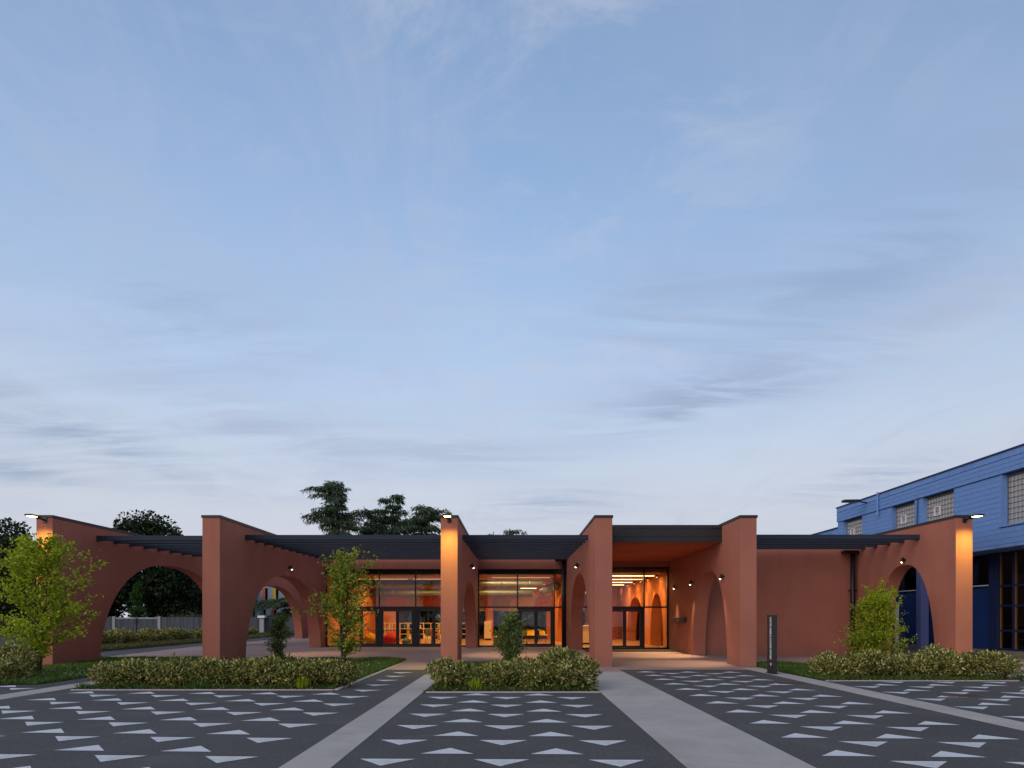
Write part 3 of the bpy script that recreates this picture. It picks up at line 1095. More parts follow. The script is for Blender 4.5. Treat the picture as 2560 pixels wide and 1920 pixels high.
def table(x, y, w, d, h, label):
    t = empty('table', (x, y, FZ))
    MB().box(-w / 2, w / 2, -d / 2, d / 2, h - 0.03, h).build('table_top', M['wood'], t, bevel=0.005)
    for sx in (-1, 1):
        for sy in (-1, 1):
            MB().tube([(sx * (w / 2 - 0.06), sy * (d / 2 - 0.06), h - 0.03), (sx * (w / 2 - 0.04), sy * (d / 2 - 0.04), 0)], 0.018, 8).build('leg', M['black'], t)
    return tag(t, label, 'table')


table(-3.95, 38.6, 1.5, 0.7, 0.72, 'low wooden table among the dark chairs')
table(0.85, 41.0, 1.2, 0.8, 0.72, 'wooden table behind the yellow armchairs')


def shelf(x, y, w, h, cols, rows, label, seed):
    t = empty('bookshelf', (x, y, FZ))
    for i in range(cols + 1):
        xx = -w / 2 + w * i / cols
        MB().box(xx - 0.018, xx + 0.018, -0.16, 0.16, 0, h).build('upright', M['wood'], t)
    for j in range(rows + 1):
        z = 0.04 + (h - 0.06) * j / rows
        for i in range(cols):
            a, b = -w / 2 + w * i / cols + 0.018, -w / 2 + w * (i + 1) / cols - 0.018
            MB().box(a, b, -0.158, 0.158, z - 0.016, z + 0.016).build('shelf_board', M['wood'], t)
    for i in range(0, cols, 2):
        a, b = -w / 2 + w * i / cols + 0.02, -w / 2 + w * (i + 1) / cols - 0.02
        MB().box(a, b, -0.14, -0.12, 0.06, 0.04 + (h - 0.06) / rows - 0.02).build('door_panel', M['cream'], t)
    return tag(t, label, 'bookshelf', 'open wooden bookshelves')


shelf(-7.9, 44.4, 1.9, 1.12, 4, 3, 'open pale wood bookshelf under the mural, behind the bean bags', 1)
shelf(-5.9, 44.4, 1.9, 1.12, 4, 3, 'open pale wood bookshelf by the rear windows, second from the left', 2)
shelf(-3.9, 44.4, 1.9, 1.12, 4, 3, 'open pale wood bookshelf by the rear windows, third from the left', 3)
rng = random.Random(8)
BC = [plain('book_' + n, c, 0.7) for n, c in (('blue', (0.05, 0.1, 0.3)), ('white', (0.6, 0.58, 0.5)), ('maroon', (0.25, 0.03, 0.03)), ('teal', (0.05, 0.2, 0.2)))]
names = ['blue', 'white', 'maroon', 'teal']
for sx, nm in ((-7.9, 'left'), (-5.9, 'middle'), (-3.9, 'right')):
    for k, off in enumerate((-0.62, -0.2, 0.33, 0.78)):
        z = FZ + 0.04 + 1.06 * (1 + k % 2) / 3 + 0.017
        h_ = rng.uniform(0.20, 0.27)
        o = MB().box(-0.035, 0.035, -0.1, 0.1, 0, h_).build('book', BC[k])
        o.location = (sx + off, 44.36, z)
        tag(o, names[k] + ' book standing in the ' + nm + ' wooden bookshelf', 'book', 'books in the shelves')

t = empty('drawer_cabinet', (-1.72, 44.3, FZ))
MB().box(-0.23, 0.23, -0.25, 0.25, 0.10, 1.22).build('carcass', M['wood'], t, bevel=0.01)
for k in range(4):
    MB().box(-0.215, 0.215, -0.268, -0.252, 0.12 + k * 0.275, 0.38 + k * 0.275).build('drawer_front', M['cream'], t, bevel=0.004)
MB().box(-0.19, 0.19, -0.2, 0.2, 0.0, 0.10).build('plinth', M['black'], t)
tag(t, 'tall narrow cream drawer cabinet behind the middle glass front', 'cabinet')
t = empty('planter_bench', (-0.35, 36.2, FZ))
MB().box(-0.75, 0.75, -0.25, 0.25, 0, 0.42).build('trough', M['pot'], t, bevel=0.01)
MB().box(-0.78, 0.78, -0.28, 0.28, 0.42, 0.46).build('rim', M['wood'], t, bevel=0.006)
tag(t, 'low grey planter bench behind the middle glass front', 'planter')
t = empty('reception_counter', (4.15, 37.6, FZ))
MB().box(-0.8, 0.8, -0.3, 0.3, 0.08, 0.98).build('front_panel', M['cream'], t, bevel=0.01)
MB().box(-0.85, 0.85, -0.36, 0.36, 0.98, 1.03).build('counter_top', M['white'], t, bevel=0.006)
MB().box(-0.76, 0.76, -0.25, 0.25, 0, 0.08).build('kick_plate', M['black'], t)
tag(t, 'cream reception counter in the entrance hall', 'counter')

# plaque and letter box, door mat, totem sign
t = empty('wall_plaque', (7.28, 29.85, 1.50))
MB().box(-0.13, 0.0, -1.0, 1.0, -0.105, 0.105).build('box', M['sign'], t, bevel=0.008)
MB().box(-0.138, -0.13, -0.06, 0.06, -0.02, 0.02).build('emblem', M['vent'], t)
tag(t, 'long dark plaque box on the porch side wall', 'plaque')
t = empty('door_mat', (5.2, 31.15, zp(5.2, 31.15) + 0.006))
MB().box(-2.02, 2.05, -0.98, 1.05, 0, 0.016).build('mat_field', M['mat_fabric'], t)
MB().box(-2.04, 2.07, -1.0, -0.98, 0, 0.02).build('mat_edge', M['black'], t)
tag(t, 'wide dark door mat before the entrance doors', 'door mat')

t = empty('totem_sign', (7.34, 19.2, 0.008))
MB().box(-0.05, 0.05, 0, 0.50, 0.012, 1.672).build('panel', M['sign'], t, bevel=0.006)
MB().box(-0.085, 0.085, -0.03, 0.53, 0.0, 0.012).build('base_plate', M['black'], t)
cu = bpy.data.curves.new('lettering', 'FONT')
cu.body = 'CENTRO SOCIALE ALESSIO ARTONI'
cu.size = 0.13
cu.align_x = 'LEFT'
cu.extrude = 0.0015
cu.offset = 0.0035
tmp = bpy.data.objects.new('tmp', cu)
COL.objects.link(tmp)
dg = bpy.context.evaluated_depsgraph_get()
me = bpy.data.meshes.new_from_object(tmp.evaluated_get(dg))
me.name = 'lettering'
bpy.data.objects.remove(tmp)
xs = [v.co.x for v in me.vertices]
k = 1.20 / (max(xs) - min(xs))
for v_ in me.vertices:
    # text runs upwards, its top towards the back edge-left of the panel
    a, b, c = (v_.co.x - min(xs)) * k, v_.co.y * 1.25, v_.co.z
    v_.co = (-0.053 - c, 0.235 - b + 0.04, 0.40 + a)
me.materials.clear()
me.materials.append(M['letter'])
link('lettering', me, t)
MB().poly([(-0.0535, 0.27, 0.27), (-0.0535, 0.17, 0.22), (-0.0535, 0.17, 0.32)]).build('arrow', M['letter'], t)
tag(t, 'dark upright totem sign with white vertical lettering on a concrete strip', 'sign')

# ================================================================== blue building on the right
blue = empty('blue_building', (17.1, 36, 0))
tag(blue, 'blue painted block building with glass block windows, behind the rightmost wall', 'building')
XB = 17.1
WIN = [(33.5, 35.6), (29.1, 31.0), (26.5, 28.65), (21.9, 24.0)]
ZW0, ZW1, ZS, ZR = 4.82, 6.61, 4.17, 7.36


def bpart(name, m, mat, bevel=0, smooth=False):
    return part(name, m, mat, blue, smooth, bevel)


YN, YF = 19.5, 36.1
# backing wall (mortar plane) with window openings
m = MB().box(XB + 0.012, XB + 0.3, YN, YF, ZS, ZW0).box(XB + 0.012, XB + 0.3, YN, YF, ZW1, ZR)
ys = sorted([YN, YF] + [v for w in WIN for v in w])
for a, b in zip(ys[0::2], ys[1::2]):
    m.box(XB + 0.012, XB + 0.3, a, b, ZW0, ZW1)
bpart('backing_wall', m, M['blue_joint'])
blocks = []


def course(y0, y1, z0, z1, x, shift, bl=0.5):
    y = y0 - shift
    while y < y1 - 1e-6:
        a, b = max(y, y0), min(y + bl, y1)
        if b - a > 0.03:
            blocks.append((a, b, z0, z1, x))
        y += bl


nz = 13
segs = list(zip(ys[0::2], ys[1::2]))
hz = (ZW1 - ZS) / nz
for r_ in range(nz):
    z0, z1 = ZS + hz * r_, ZS + hz * (r_ + 1)
    spans = [(YN, YF)] if z1 <= ZW0 + 0.06 else segs
    for a, b in spans:
        course(a, b, max(z0, ZS), z1, XB, 0.25 * (r_ % 2))
for r_ in range(3):
    z0 = ZW1 + 0.02 + (7.12 - ZW1 - 0.02) * r_ / 3
    course(YN, YF, z0, z0 + (7.12 - ZW1 - 0.02) / 3, XB - 0.06, 0.25 * (r_ % 2))
blocks.sort(key=lambda b: b[0])
cache = {}
rest = MB()
cnt = 0
rr = random.Random(3)
for a, b, z0, z1, x in blocks:
    d = 0.005
    if cnt < 296 and b > 22.6:
        key = (round(b - a, 3), round(z1 - z0, 3))
        if key not in cache:
            L, h_ = b - a - 2 * d, z1 - z0 - 2 * d
            cache[key] = MB().box(0, 0.09, 0, L, 0, h_).mesh('wall_block', M['blue'])
        o = child(link('wall_block', cache[key]), blue)
        o.location = (x + rr.uniform(-0.003, 0.003), a + d, z0 + d)
        cnt += 1
    else:
        rest.box(x, x + 0.09, a + d, b - d, z0 + d, z1 - d)
o = bpart('wall_blocks', rest, M['blue'])
o['kind'] = 'stuff'
bpart('parapet_band', MB().box(XB - 0.06, XB + 0.3, YN, YF, 7.135, ZR), M['blue'], 0.004)
bpart('parapet_cap', MB().box(XB - 0.10, XB + 0.36, YN, YF + 0.03, ZR, ZR + 0.06), M['navy_dark'], 0.004)
bpart('end_wall', MB().box(XB + 0.3, XB + 14, YF - 0.3, YF, ZS, ZR), M['blue'])
bpart('low_wing', MB().box(XB + 0.1, XB + 14, YF, YF + 16, 0, 6.35), M['blue'])
bpart('low_wing_cap', MB().box(XB + 0.04, XB + 14.1, YF, YF + 16.1, 6.35, 6.41), M['navy_dark'])
bpart('soffit', MB().box(XB + 0.004, XB + 14, YN, YF - 0.3, ZS - 0.12, ZS - 0.004), M['blue'])
bpart('flat_roof', MB().box(XB + 0.3, XB + 14, YN, YF - 0.3, 7.0, 7.1), M['cap'])
# glass block windows
s_ = 0.186
gb = MB()
e_ = 0.006
gb.v = [(0.03, 0, 0), (0.03, s_ - 2 * e_, 0), (0.03, s_ - 2 * e_, s_ - 2 * e_), (0.03, 0, s_ - 2 * e_)]
q = s_ - 2 * e_
gb.v += [(0.004, 0.02, 0.02), (0.004, q - 0.02, 0.02), (0.004, q - 0.02, q - 0.02), (0.004, 0.02, q - 0.02), (0.012, q / 2, q / 2)]
gb.f = [(0, 1, 5, 4), (1, 2, 6, 5), (2, 3, 7, 6), (3, 0, 4, 7), (4, 5, 8), (5, 6, 8), (6, 7, 8), (7, 4, 8)]
gmesh = gb.mesh('glass_block', M['gblock'])
for wi, (a, b) in enumerate(WIN):
    we = group_part('glass_block_window', blue)
    child(MB().box(XB + 0.2, XB + 0.26, a, b, ZW0, ZW1).build('joint_grid', M['putty']), we)
    child(MB().box(XB - 0.01, XB + 0.2, b - 0.05, b, ZW0, ZW1).box(XB - 0.01, XB + 0.2, a, a + 0.05, ZW0, ZW1).build('reveal', M['blue']), we)
    child(MB().box(XB - 0.05, XB + 0.2, a - 0.06, b + 0.06, ZW0 - 0.05, ZW0 + 0.005).build('sill', M['blue']), we)
    nc, nr = int((b - a - 0.1) / s_), int((ZW1 - ZW0) / s_)
    far = MB()
    for i in range(nc):
        for j in range(nr):
            y, z = a + 0.05 + ((b - a - 0.1) - nc * s_) / 2 + i * s_ + e_, ZW0 + 0.01 + j * s_ + e_
            if wi == 0:
                k = len(far.v)
                far.v += [(v[0] + XB + 0.17, v[1] + y, v[2] + z) for v in gb.v]
                far.f += [tuple(k + t_ for t_ in f) for f in gb.f]
            else:
                o = child(link('glass_block', gmesh), we)
                o.location = (XB + 0.17, y, z)
    if wi == 0:
        o = child(far.build('glass_blocks', M['gblock']), we)
        o['kind'] = 'stuff'
    yc, z0 = a + 0.05 + s_ * (nc // 2 + (1 if wi < 3 else -2)), ZW0 + 0.01 + s_ * 5
    x0_, x1_, t_, q_ = XB + 0.12, XB + 0.18, 0.03, 2 * s_
    child(MB().box(x0_, x1_, yc, yc + q_, z0, z0 + t_).box(x0_, x1_, yc, yc + q_, z0 + q_ - t_, z0 + q_).box(
        x0_, x1_, yc, yc + t_, z0 + t_, z0 + q_ - t_).box(x0_, x1_, yc + q_ - t_, yc + q_, z0 + t_, z0 + q_ - t_).build('vent_frame', M['vent']), we)
# gutter outlet, pipe and downpipe, unlit flood lamp
bpart('gutter_outlet', MB().tube([(XB - 0.13, 31.9, 6.35), (XB - 0.13, 31.9, 7.46)], 0.045, 10), M['blue'])
bpart('gutter_outlet', MB().tube([(XB - 0.11, 28.85, 4.9), (XB - 0.05, 28.85, 6.7)], 0.02, 8), M['navy_dark'])
t = empty('unlit_flood_lamp', (XB - 0.06, 33.0, 7.15))
MB().tube([(0, 0, 0), (-0.2, 0.0, 0.03), (-0.4, -0.02, 0.06)], 0.03, 8).build('arm', M['black'], t)
MB().prism([(-0.38, -0.2), (-0.38, 0.2), (-0.55, 0.26), (-1.15, 0.2), (-1.2, 0.0), (-1.15, -0.2), (-0.55, -0.26)], 2, 0.03, 0.13).build('lamp_head', M['black'], t, bevel=0.02)
tag(t, 'unlit dark flood lamp on the parapet of the blue building', 'lamp')
# ground floor, set back under the upper wall
XR = 18.3
bpart('plinth', MB().box(XR - 0.06, XR + 0.2, YN, YF, 0.1, 0.37), M['stone'], 0.01)
bpart('panel_wall', MB().box(XR, XR + 0.2, 25.95, YF, 0.37, 2.82), M['navy'])
bpart('ledge', MB().box(XR - 0.1, XR + 0.2, 26.2, YF, 2.82, 2.86), M['white'])
for a, b in ((26.2, 28.2), (28.4, 30.4), (30.6, 32.6), (32.8, 35.0)):
    bpart('window_pane', MB().box(XR + 0.06, XR + 0.07, a, b, 2.86, 4.05), M['glass_dark'])
    bl = MB()
    for k in range(14):
        bl.box(XR + 0.12, XR + 0.15, a, b, 2.90 + k * 0.082, 2.965 + k * 0.082)
    bpart('blind', bl, M['blind'])
bpart('window_post', MB().box(XR, XR + 0.14, 28.2, 28.4, 2.86, 4.05).box(XR, XR + 0.14, 30.4, 30.6, 2.86, 4.05).box(XR, XR + 0.14, 32.6, 32.8, 2.86, 4.05), M['navy_dark'])
bpart('rear_wall', MB().box(20.2, 20.4, YN, YF, 0, 4.05), M['stone'])
for y in (28.8, 34.2):
    bpart('pillar', MB().box(17.15, 17.48, y, y + 0.34, 0.14, 4.06), M['periwinkle'], 0.01)
bpart('post', MB().box(XR - 0.12, XR + 0.14, 25.72, 26.18, 0.14, 4.05), M['navy_dark'], 0.01)
# shop front with navy rails
for y, w in ((25.68, 0.04), (24.95, 0.12), (24.1, 0.05), (23.3, 0.12), (22.5, 0.05), (21.6, 0.1)):
    bpart('shopfront_post', MB().box(XR - 0.06, XR + 0.04, y - w / 2, y + w / 2, 0.37, 4.05), M['navy_dark'])
    if y > 24.5:
        bpart('amber_trim', MB().box(XR - 0.045, XR + 0.02, y - w / 2 - 0.016, y - w / 2, 0.4, 4.0), M['amber_edge'])
for z in (0.42, 1.12, 2.04, 2.78):
    bpart('shopfront_rail', MB().box(XR - 0.05, XR + 0.03, 21.6, 25.68, z - 0.035, z + 0.035), M['navy_dark'])
bpart('shopfront_pane', MB().box(XR - 0.005, XR + 0.005, 21.6, 25.68, 0.45, 4.05), M['glass'])
sb = MB()
for k in range(12):
    sb.box(XR + 0.2, XR + 0.23, 21.6, 25.6, 3.2 + k * 0.07, 3.255 + k * 0.07)
bpart('blind', sb, M['blind'])
bpart('pane_brightener', MB().box(XR + 0.34, XR + 0.37, 21.6, 25.6, 1.3, 4.0), M['pane_brightener'])  # pale panel added to catch sky light and brighten the dark panes
t = empty('display_rack', (18.75, 25.0, 0.15))
for k in range(5):
    MB().box(-0.3, 0.3, -0.5, 0.4, 0.1 + k * 0.26, 0.13 + k * 0.26).build('rack_shelf', M['vent'], t)
for sx in (-0.28, 0.28):
    MB().tube([(sx, -0.48, 0), (sx, -0.48, 1.25)], 0.02, 8).build('upright', M['black'], t)
tag(t, 'dim display rack behind the shop front of the blue building', 'rack')
# raised walkway with a worn kerb, stone steps
wk = sheet('walkway', M['stone'], 16.45, 22, 15.0, 60, 0.15, 80)
k_ = MB()
rr = random.Random(5)
for i in range(30):
    y = 15.0 + i * 1.5
    o = MB().box(16.30 + rr.uniform(-0.015, 0.015), 16.45, y + 0.008, y + 1.492, -0.05, 0.146 + rr.uniform(-0.006, 0.004)).build('kerb_stone', M['stone'], wk, bevel=0.02)
t = empty('stone_step', (15.7, 27.6, 0))
MB().box(-0.45, 0.55, -1.2, 0.9, 0, 0.10).build('slab', M['terra'], t, bevel=0.015)
MB().box(-0.40, 0.5, -1.1, 0.8, -0.05, 0.0).build('footing', M['stone'], t)
tag(t, 'low terracotta step seen through the rightmost arch', 'step')
t = empty('stone_bench', (14.75, 20.4, 0.0))
MB().box(-0.36, 0.36, -0.25, 0.25, 0.20, 0.28).build('slab', M['plaza'], t, bevel=0.012)
MB().box(-0.3, 0.25, -0.18, 0.18, 0, 0.20).build('base', M['stone'], t)
tag(t, 'small pinkish stone slab bench right of the right hedge', 'bench')
t = empty('notice_board', (16.6, 29.6, 0.15))
MB().box(-0.08, 0.08, 0, 0.06, 0.25, 2.1).build('board', M['white'], t, bevel=0.01)
for sx in (-0.05, 0.05):
    MB().box(sx - 0.02, sx + 0.02, 0.01, 0.05, 0, 0.25).build('foot', M['vent'], t)
tag(t, 'pale upright board behind the bush in the rightmost arch', 'board')


# ================================================================== vegetation
def leaf_mesh(name, P, D, L, W, mat, rng, fold=0.25):
    """one folded, pointed leaf (two triangles) per row of P"""
    n = len(P)
    D = D / (np.linalg.norm(D, axis=1, keepdims=True) + 1e-9)
    u = np.cross(D, rng.normal(size=(n, 3)))
    u /= np.linalg.norm(u, axis=1, keepdims=True) + 1e-9
    w = np.cross(D, u)
    L, W = L.reshape(-1, 1), W.reshape(-1, 1)
    mid = P + D * L * 0.45
    V = np.empty((n, 4, 3))
    V[:, 0] = P
    V[:, 1] = mid + u * W * 0.5 + w * W * fold
    V[:, 2] = P + D * L
    V[:, 3] = mid - u * W * 0.5 + w * W * fold
    F = (np.arange(n)[:, None] * 4 + np.array([0, 1, 2, 0, 2, 3])[None, :]).reshape(-1)
    return tri_soup(name, V.reshape(-1, 3), F, mat)


def tri_soup(name, V, F, mat):
    me = bpy.data.meshes.new(name)
    me.vertices.add(len(V))
    me.vertices.foreach_set('co', V.astype(np.float32).reshape(-1))
    nt = len(F) // 3
    me.loops.add(nt * 3)
    me.loops.foreach_set('vertex_index', F.astype(np.int32))
    me.polygons.add(nt)
    me.polygons.foreach_set('loop_start', np.arange(0, nt * 3, 3, dtype=np.int32))
    me.update(calc_edges=True)
    me.materials.append(mat)
    return me


def shrub_proto(seed, n=2300, rx=0.46, rz=0.62):
    rng = np.random.default_rng(seed)
    t = empty('variegated_shrub')
    lumps = [(np.array([0, 0, rz * 0.45]), np.array([rx * 0.85, rx * 0.85, rz * 0.52]))]
    for k in range(7):
        a = rng.uniform(0, 2 * math.pi)
        c = np.array([math.cos(a) * rx * 0.55, math.sin(a) * rx * 0.55, rz * rng.uniform(0.30, 0.68)])
        lumps.append((c, np.array([1, 1, 0.9]) * rng.uniform(0.17, 0.27)))
    P, D = [], []
    for i in range(n):
        c, r = lumps[rng.integers(len(lumps))]
        d = rng.normal(size=3)
        d[2] = d[2] * 0.9 + 0.2
        d /= np.linalg.norm(d)
        p = c + d * r * rng.uniform(0.70, 1.05)
        p[2] = max(p[2], 0.03)
        P.append(p)
        D.append(d * 0.8 + np.array([0, 0, 0.35]) + rng.normal(size=3) * 0.55)
    stems = MB()
    for k in range(20):
        a = rng.uniform(0, 2 * math.pi)
        r = rx * rng.uniform(0.1, 0.95)
        top = np.array([math.cos(a) * r, math.sin(a) * r, rz * rng.uniform(0.72, 1.10) * (1 - 0.30 * (r / rx) ** 2)])
        b = np.array([math.cos(a) * r * 0.25, math.sin(a) * r * 0.25, 0.0])
        stems.tube([b, (b + top) / 2 + rng.normal(size=3) * 0.03, top], [0.012, 0.007, 0.003], 5)
        for q in range(13):
            f = rng.uniform(0.68, 1.02)
            P.append(b + (top - b) * f + rng.normal(size=3) * 0.02)
            D.append(np.array([math.cos(a), math.sin(a), 0.5]) * 0.5 + rng.normal(size=3) * 0.8)
    P, D = np.array(P), np.array(D)
    m = len(P)
    link('foliage', leaf_mesh('shrub_foliage', P, D, rng.uniform(0.055, 0.095, m), rng.uniform(0.026, 0.042, m), M['lf_shrub'], rng), t)
    stems.build('stems', M['bark'], t)
    return t


protos = [shrub_proto(s) for s in range(5)]
used = set()


def place_shrub(i, x, y, s, sz, rz, label, group, z=None):
    o = protos[i] if i not in used else copy_tree(protos[i])
    used.add(i)
    o.location = (x, y, (zp(x, y) + 0.012) if z is None else z)
    o.rotation_euler = (0, 0, rz)
    o.scale = (s, s, sz * 0.94)
    tag(o, label, 'shrub', group)


rng = random.Random(21)
lab = 'variegated yellow-green shrub, {} from the left in the hedge left of the middle path'
for k in range(11):
    x = -9.30 + k * 0.525
    place_shrub(k % 5, x + rng.uniform(-0.06, 0.06), 15.72 + rng.uniform(-0.06, 0.12), rng.uniform(0.92, 1.12) * (0.82 if k == 10 else 1), rng.uniform(0.98, 1.22) * (0.85 if k in (0, 10) else 1),
                rng.uniform(0, 6.28), lab.format(ORD[k]), 'hedge shrubs in the left bed')
lab = 'variegated yellow-green shrub, {} from the left in the bed between the two concrete strips'
for k, (x, y, s, h) in enumerate(((-1.42, 15.25, 1.12, 1.12), (-0.38, 15.35, 0.98, 1.05), (0.10, 15.9, 0.95, 1.1), (0.52, 15.25, 0.98, 1.02), (1.02, 15.85, 1.1, 1.45), (1.32, 15.25, 1.18, 1.18), (1.30, 16.3, 1.0, 1.35))):
    place_shrub(k % 5, x, y, s, h, rng.uniform(0, 6.28), lab.format(ORD[k]), 'hedge shrubs in the middle bed')
lab = 'variegated yellow-green shrub, {} from the left in the hedge right of the totem sign'
for k in range(9):
    x = 8.30 + k * 0.56
    place_shrub((k + 2) % 5, x + rng.uniform(-0.06, 0.06), 18.05 + rng.uniform(-0.05, 0.15), rng.uniform(1.0, 1.2), rng.uniform(1.0, 1.18) * (1.18 if k in (5, 6) else 1),
                rng.uniform(0, 6.28), lab.format(ORD[k]), 'hedge shrubs in the right bed')
lab = 'variegated shrub at the far left edge, {} of the three before the young tree'
for k, (x, y, s, h) in enumerate(((-12.55, 17.0, 1.1, 1.05), (-13.5, 18.3, 1.2, 1.5), (-13.2, 16.7, 1.1, 1.1))):
    place_shrub(k, x, y, s, h, rng.uniform(0, 6.28), lab.format(['rightmost', 'hindmost', 'leftmost'][k]), 'shrubs at the far left')
lab = 'far shrub in the long hedge by the fence, {} from the near end'
for k in range(14):
    if k == 7:
        continue
    y = 35.3 + k * 1.62
    place_shrub(k % 5, -22.1 + rng.uniform(-0.1, 0.1), y, rng.uniform(1.75, 2.0), rng.uniform(1.35, 1.6), rng.uniform(0, 6.28),
                lab.format(ORD[k - (1 if k > 7 else 0)]), 'far hedge along the verge', 0.01)


def sapling(name, seed, loc, H, hw, nstem, z0, nb, leafmat, ls, label, cat='tree', dens=1.0, up=0.55, flare=0.10, extra=None, prof=None, wr=0.62):
    rng = np.random.default_rng(seed)
    t = empty(name, (loc[0], loc[1], zp(loc[0], loc[1]) + 0.012))
    wood = MB()
    P, D = [], []
    prof = prof or (lambda f: math.sin(math.pi * min(1, 0.12 + 0.83 * f)) ** 0.75)

    def spray(p, d, n, r):
        for _ in range(n):
            P.append(p + rng.normal(size=3) * r)
            D.append(d * 0.6 + rng.normal(size=3) * 0.7 + np.array([0, 0, -0.10]))

    def branch(p, d, L, r):
        pts = [p]
        q = p.copy()
        dd = d / np.linalg.norm(d)
        n = 5
        for i in range(n):
            dd = dd + rng.normal(size=3) * 0.10 + np.array([0, 0, 0.04 - 0.05 * i * 0.5])
            dd /= np.linalg.norm(dd)
            q = q + dd * L / n
            pts.append(q.copy())
        wood.tube(pts, [r * (1 - 0.8 * i / n) for i in range(n + 1)], 5, False)
        for i in range(1, n + 1):
            spray(pts[i], dd, max(1, int(rng.integers(4, 8) * dens)), 0.055 + 0.02 * L)
            if i < n:
                for _ in range(2):
                    s = rng.normal(size=3)
                    s[2] = abs(s[2]) * 0.3
                    tw = dd * 0.6 + s * 0.5
                    tw /= np.linalg.norm(tw)
                    tl = L * rng.uniform(0.18, 0.36)
                    e = pts[i] + tw * tl
                    wood.tube([pts[i], e], [r * 0.35, r * 0.12], 4, False)
                    for f in (0.35, 0.65, 1.0):
                        spray(pts[i] + tw * tl * f, tw, max(1, int(rng.integers(2, 5) * dens)), 0.05)

    for sidx in range(nstem):
        a = 2 * math.pi * sidx / max(nstem, 1) + rng.uniform(0, 1)
        lean = flare * rng.uniform(0.4, 1.3) if nstem > 1 else 0.03
        h = H * (1.0 if sidx == 0 else rng.uniform(0.70, 0.95))
        pts = [np.array([math.cos(a) * 0.03, math.sin(a) * 0.03, -0.03])]
        for i in range(1, 9):
            f = i / 8
            pts.append(np.array([math.cos(a) * lean * h * f ** 0.8, math.sin(a) * lean * h * f ** 0.8, h * f]) + rng.normal(size=3) * 0.02)
        r0 = 0.012 * H if nstem > 1 else 0.016 * H
        wood.tube(pts, [r0 * (1 - 0.88 * i / 8) for i in range(9)], 7)
        for k in range(nb // nstem):
            f = z0 + (0.98 - z0) * (k + rng.uniform(0, 1)) / (nb // nstem)
            i = min(7, int(f * 8))
            p = pts[i] + (pts[i + 1] - pts[i]) * (f * 8 - i)
            g = (f - z0) / (1 - z0)
            az_ = rng.uniform(0, 2 * math.pi)
            L = max(0.15, hw * prof(g) * rng.uniform(0.6, 1.12))
            branch(p, np.array([math.cos(az_), math.sin(az_), up + 0.9 * g ** 2]), L, r0 * 0.35 * (1 - 0.6 * g) + 0.003)
        spray(pts[-1], np.array([0, 0, 1.0]), int(14 * dens), 0.07)
    for p, d, L in (extra or []):
        branch(np.array(p, float), np.array(d, float), L, 0.012)
    P, D = np.array(P), np.array(D)
    m = len(P)
    LL = rng.uniform(0.7, 1.25, m) * ls
    link('crown', leaf_mesh('crown', P, D, LL, LL * wr, leafmat, rng, 0.18), t)
    wood.build('trunk', M['bark'], t, True)
    return tag(t, label, cat)


sapling('young_tree', 11, (-13.6, 19.5), 3.62, 1.75, 3, 0.10, 75, M['lf_lime'], 0.098, 'bright yellow-green young tree before the leftmost wall', 'tree', 1.0, 0.55,
        0.10, [((0.2, 0, 2.4), (0.8, -0.1, 0.75), 1.5), ((0.2, 0, 1.5), (1, 0, 0.25), 1.35), ((0.1, 0, 1.0), (1, 0, 0.2), 1.35), ((-0.1, 0, 2.2), (-0.7, 0, 0.9), 1.4)])
sapling('young_maple', 4, (-5.78, 23.1), 3.72, 1.32, 5, 0.08, 75, M['lf_maple'], 0.105, 'multi-stemmed young maple in the grass before the left glass front', 'tree', 0.85, 0.65,
        0.07, [((-0.15, 0, 1.5), (-1, 0, 0.45), 1.55), ((-0.1, 0, 1.7), (-1, 0.1, 0.6), 1.2)])
sapling('leafy_bush', 6, (11.75, 22.3), 2.55, 1.15, 8, 0.04, 160, M['lf_bush'], 0.066, 'tall yellow-green bush behind the right hedge', 'bush', 1.0, 0.7, 0.20, None, lambda f: max(0.28, (1.0 - f) ** 0.55))
sapling('evergreen_shrub', 9, (-8.4, 24.4), 1.58, 0.52, 5, 0.08, 40, M['lf_small'], 0.07, 'dark green small shrub standing in the second arch', 'shrub', 1.0, 0.8, 0.14)
sapling('evergreen_shrub', 10, (-0.12, 20.8), 1.72, 0.56, 5, 0.06, 45, M['lf_small'], 0.07, 'dark green upright shrub before the middle glass front', 'shrub', 1.0, 0.8, 0.12)

# grass: blades too many to count
def grass(name, rects, n, mat, h, seed, label):
    rng = np.random.default_rng(seed)
    area = np.array([(b - a) * (d - c) for a, b, c, d in rects])
    pick = rng.choice(len(rects), n, p=area / area.sum())
    R_ = np.array(rects)[pick]
    x = R_[:, 0] + (R_[:, 1] - R_[:, 0]) * rng.random(n)
    y = R_[:, 2] + (R_[:, 3] - R_[:, 2]) * rng.random(n)
    z = np.array([zp(a, b) for a, b in zip(x, y)]) + 0.008
    hh = h * rng.uniform(0.5, 1.5, n) * (0.75 + 0.5 * np.sin(x * 1.7 + np.sin(y * 2.1)) ** 2)
    az_ = rng.uniform(0, 2 * math.pi, n)
    w = rng.uniform(0.006, 0.012, n) * (1 + y / 20)
    V = np.empty((n, 3, 3))
    V[:, 0] = np.stack([x - np.cos(az_) * w, y - np.sin(az_) * w, z], 1)
    V[:, 1] = np.stack([x + np.cos(az_) * w, y + np.sin(az_) * w, z], 1)
    V[:, 2] = np.stack([x + rng.normal(size=n) * hh * 0.45, y + rng.normal(size=n) * hh * 0.45, z + hh], 1)
    o = link(name, tri_soup(name, V.reshape(-1, 3), np.arange(n * 3), mat))
    return tag(o, label, 'grass', kind='stuff')


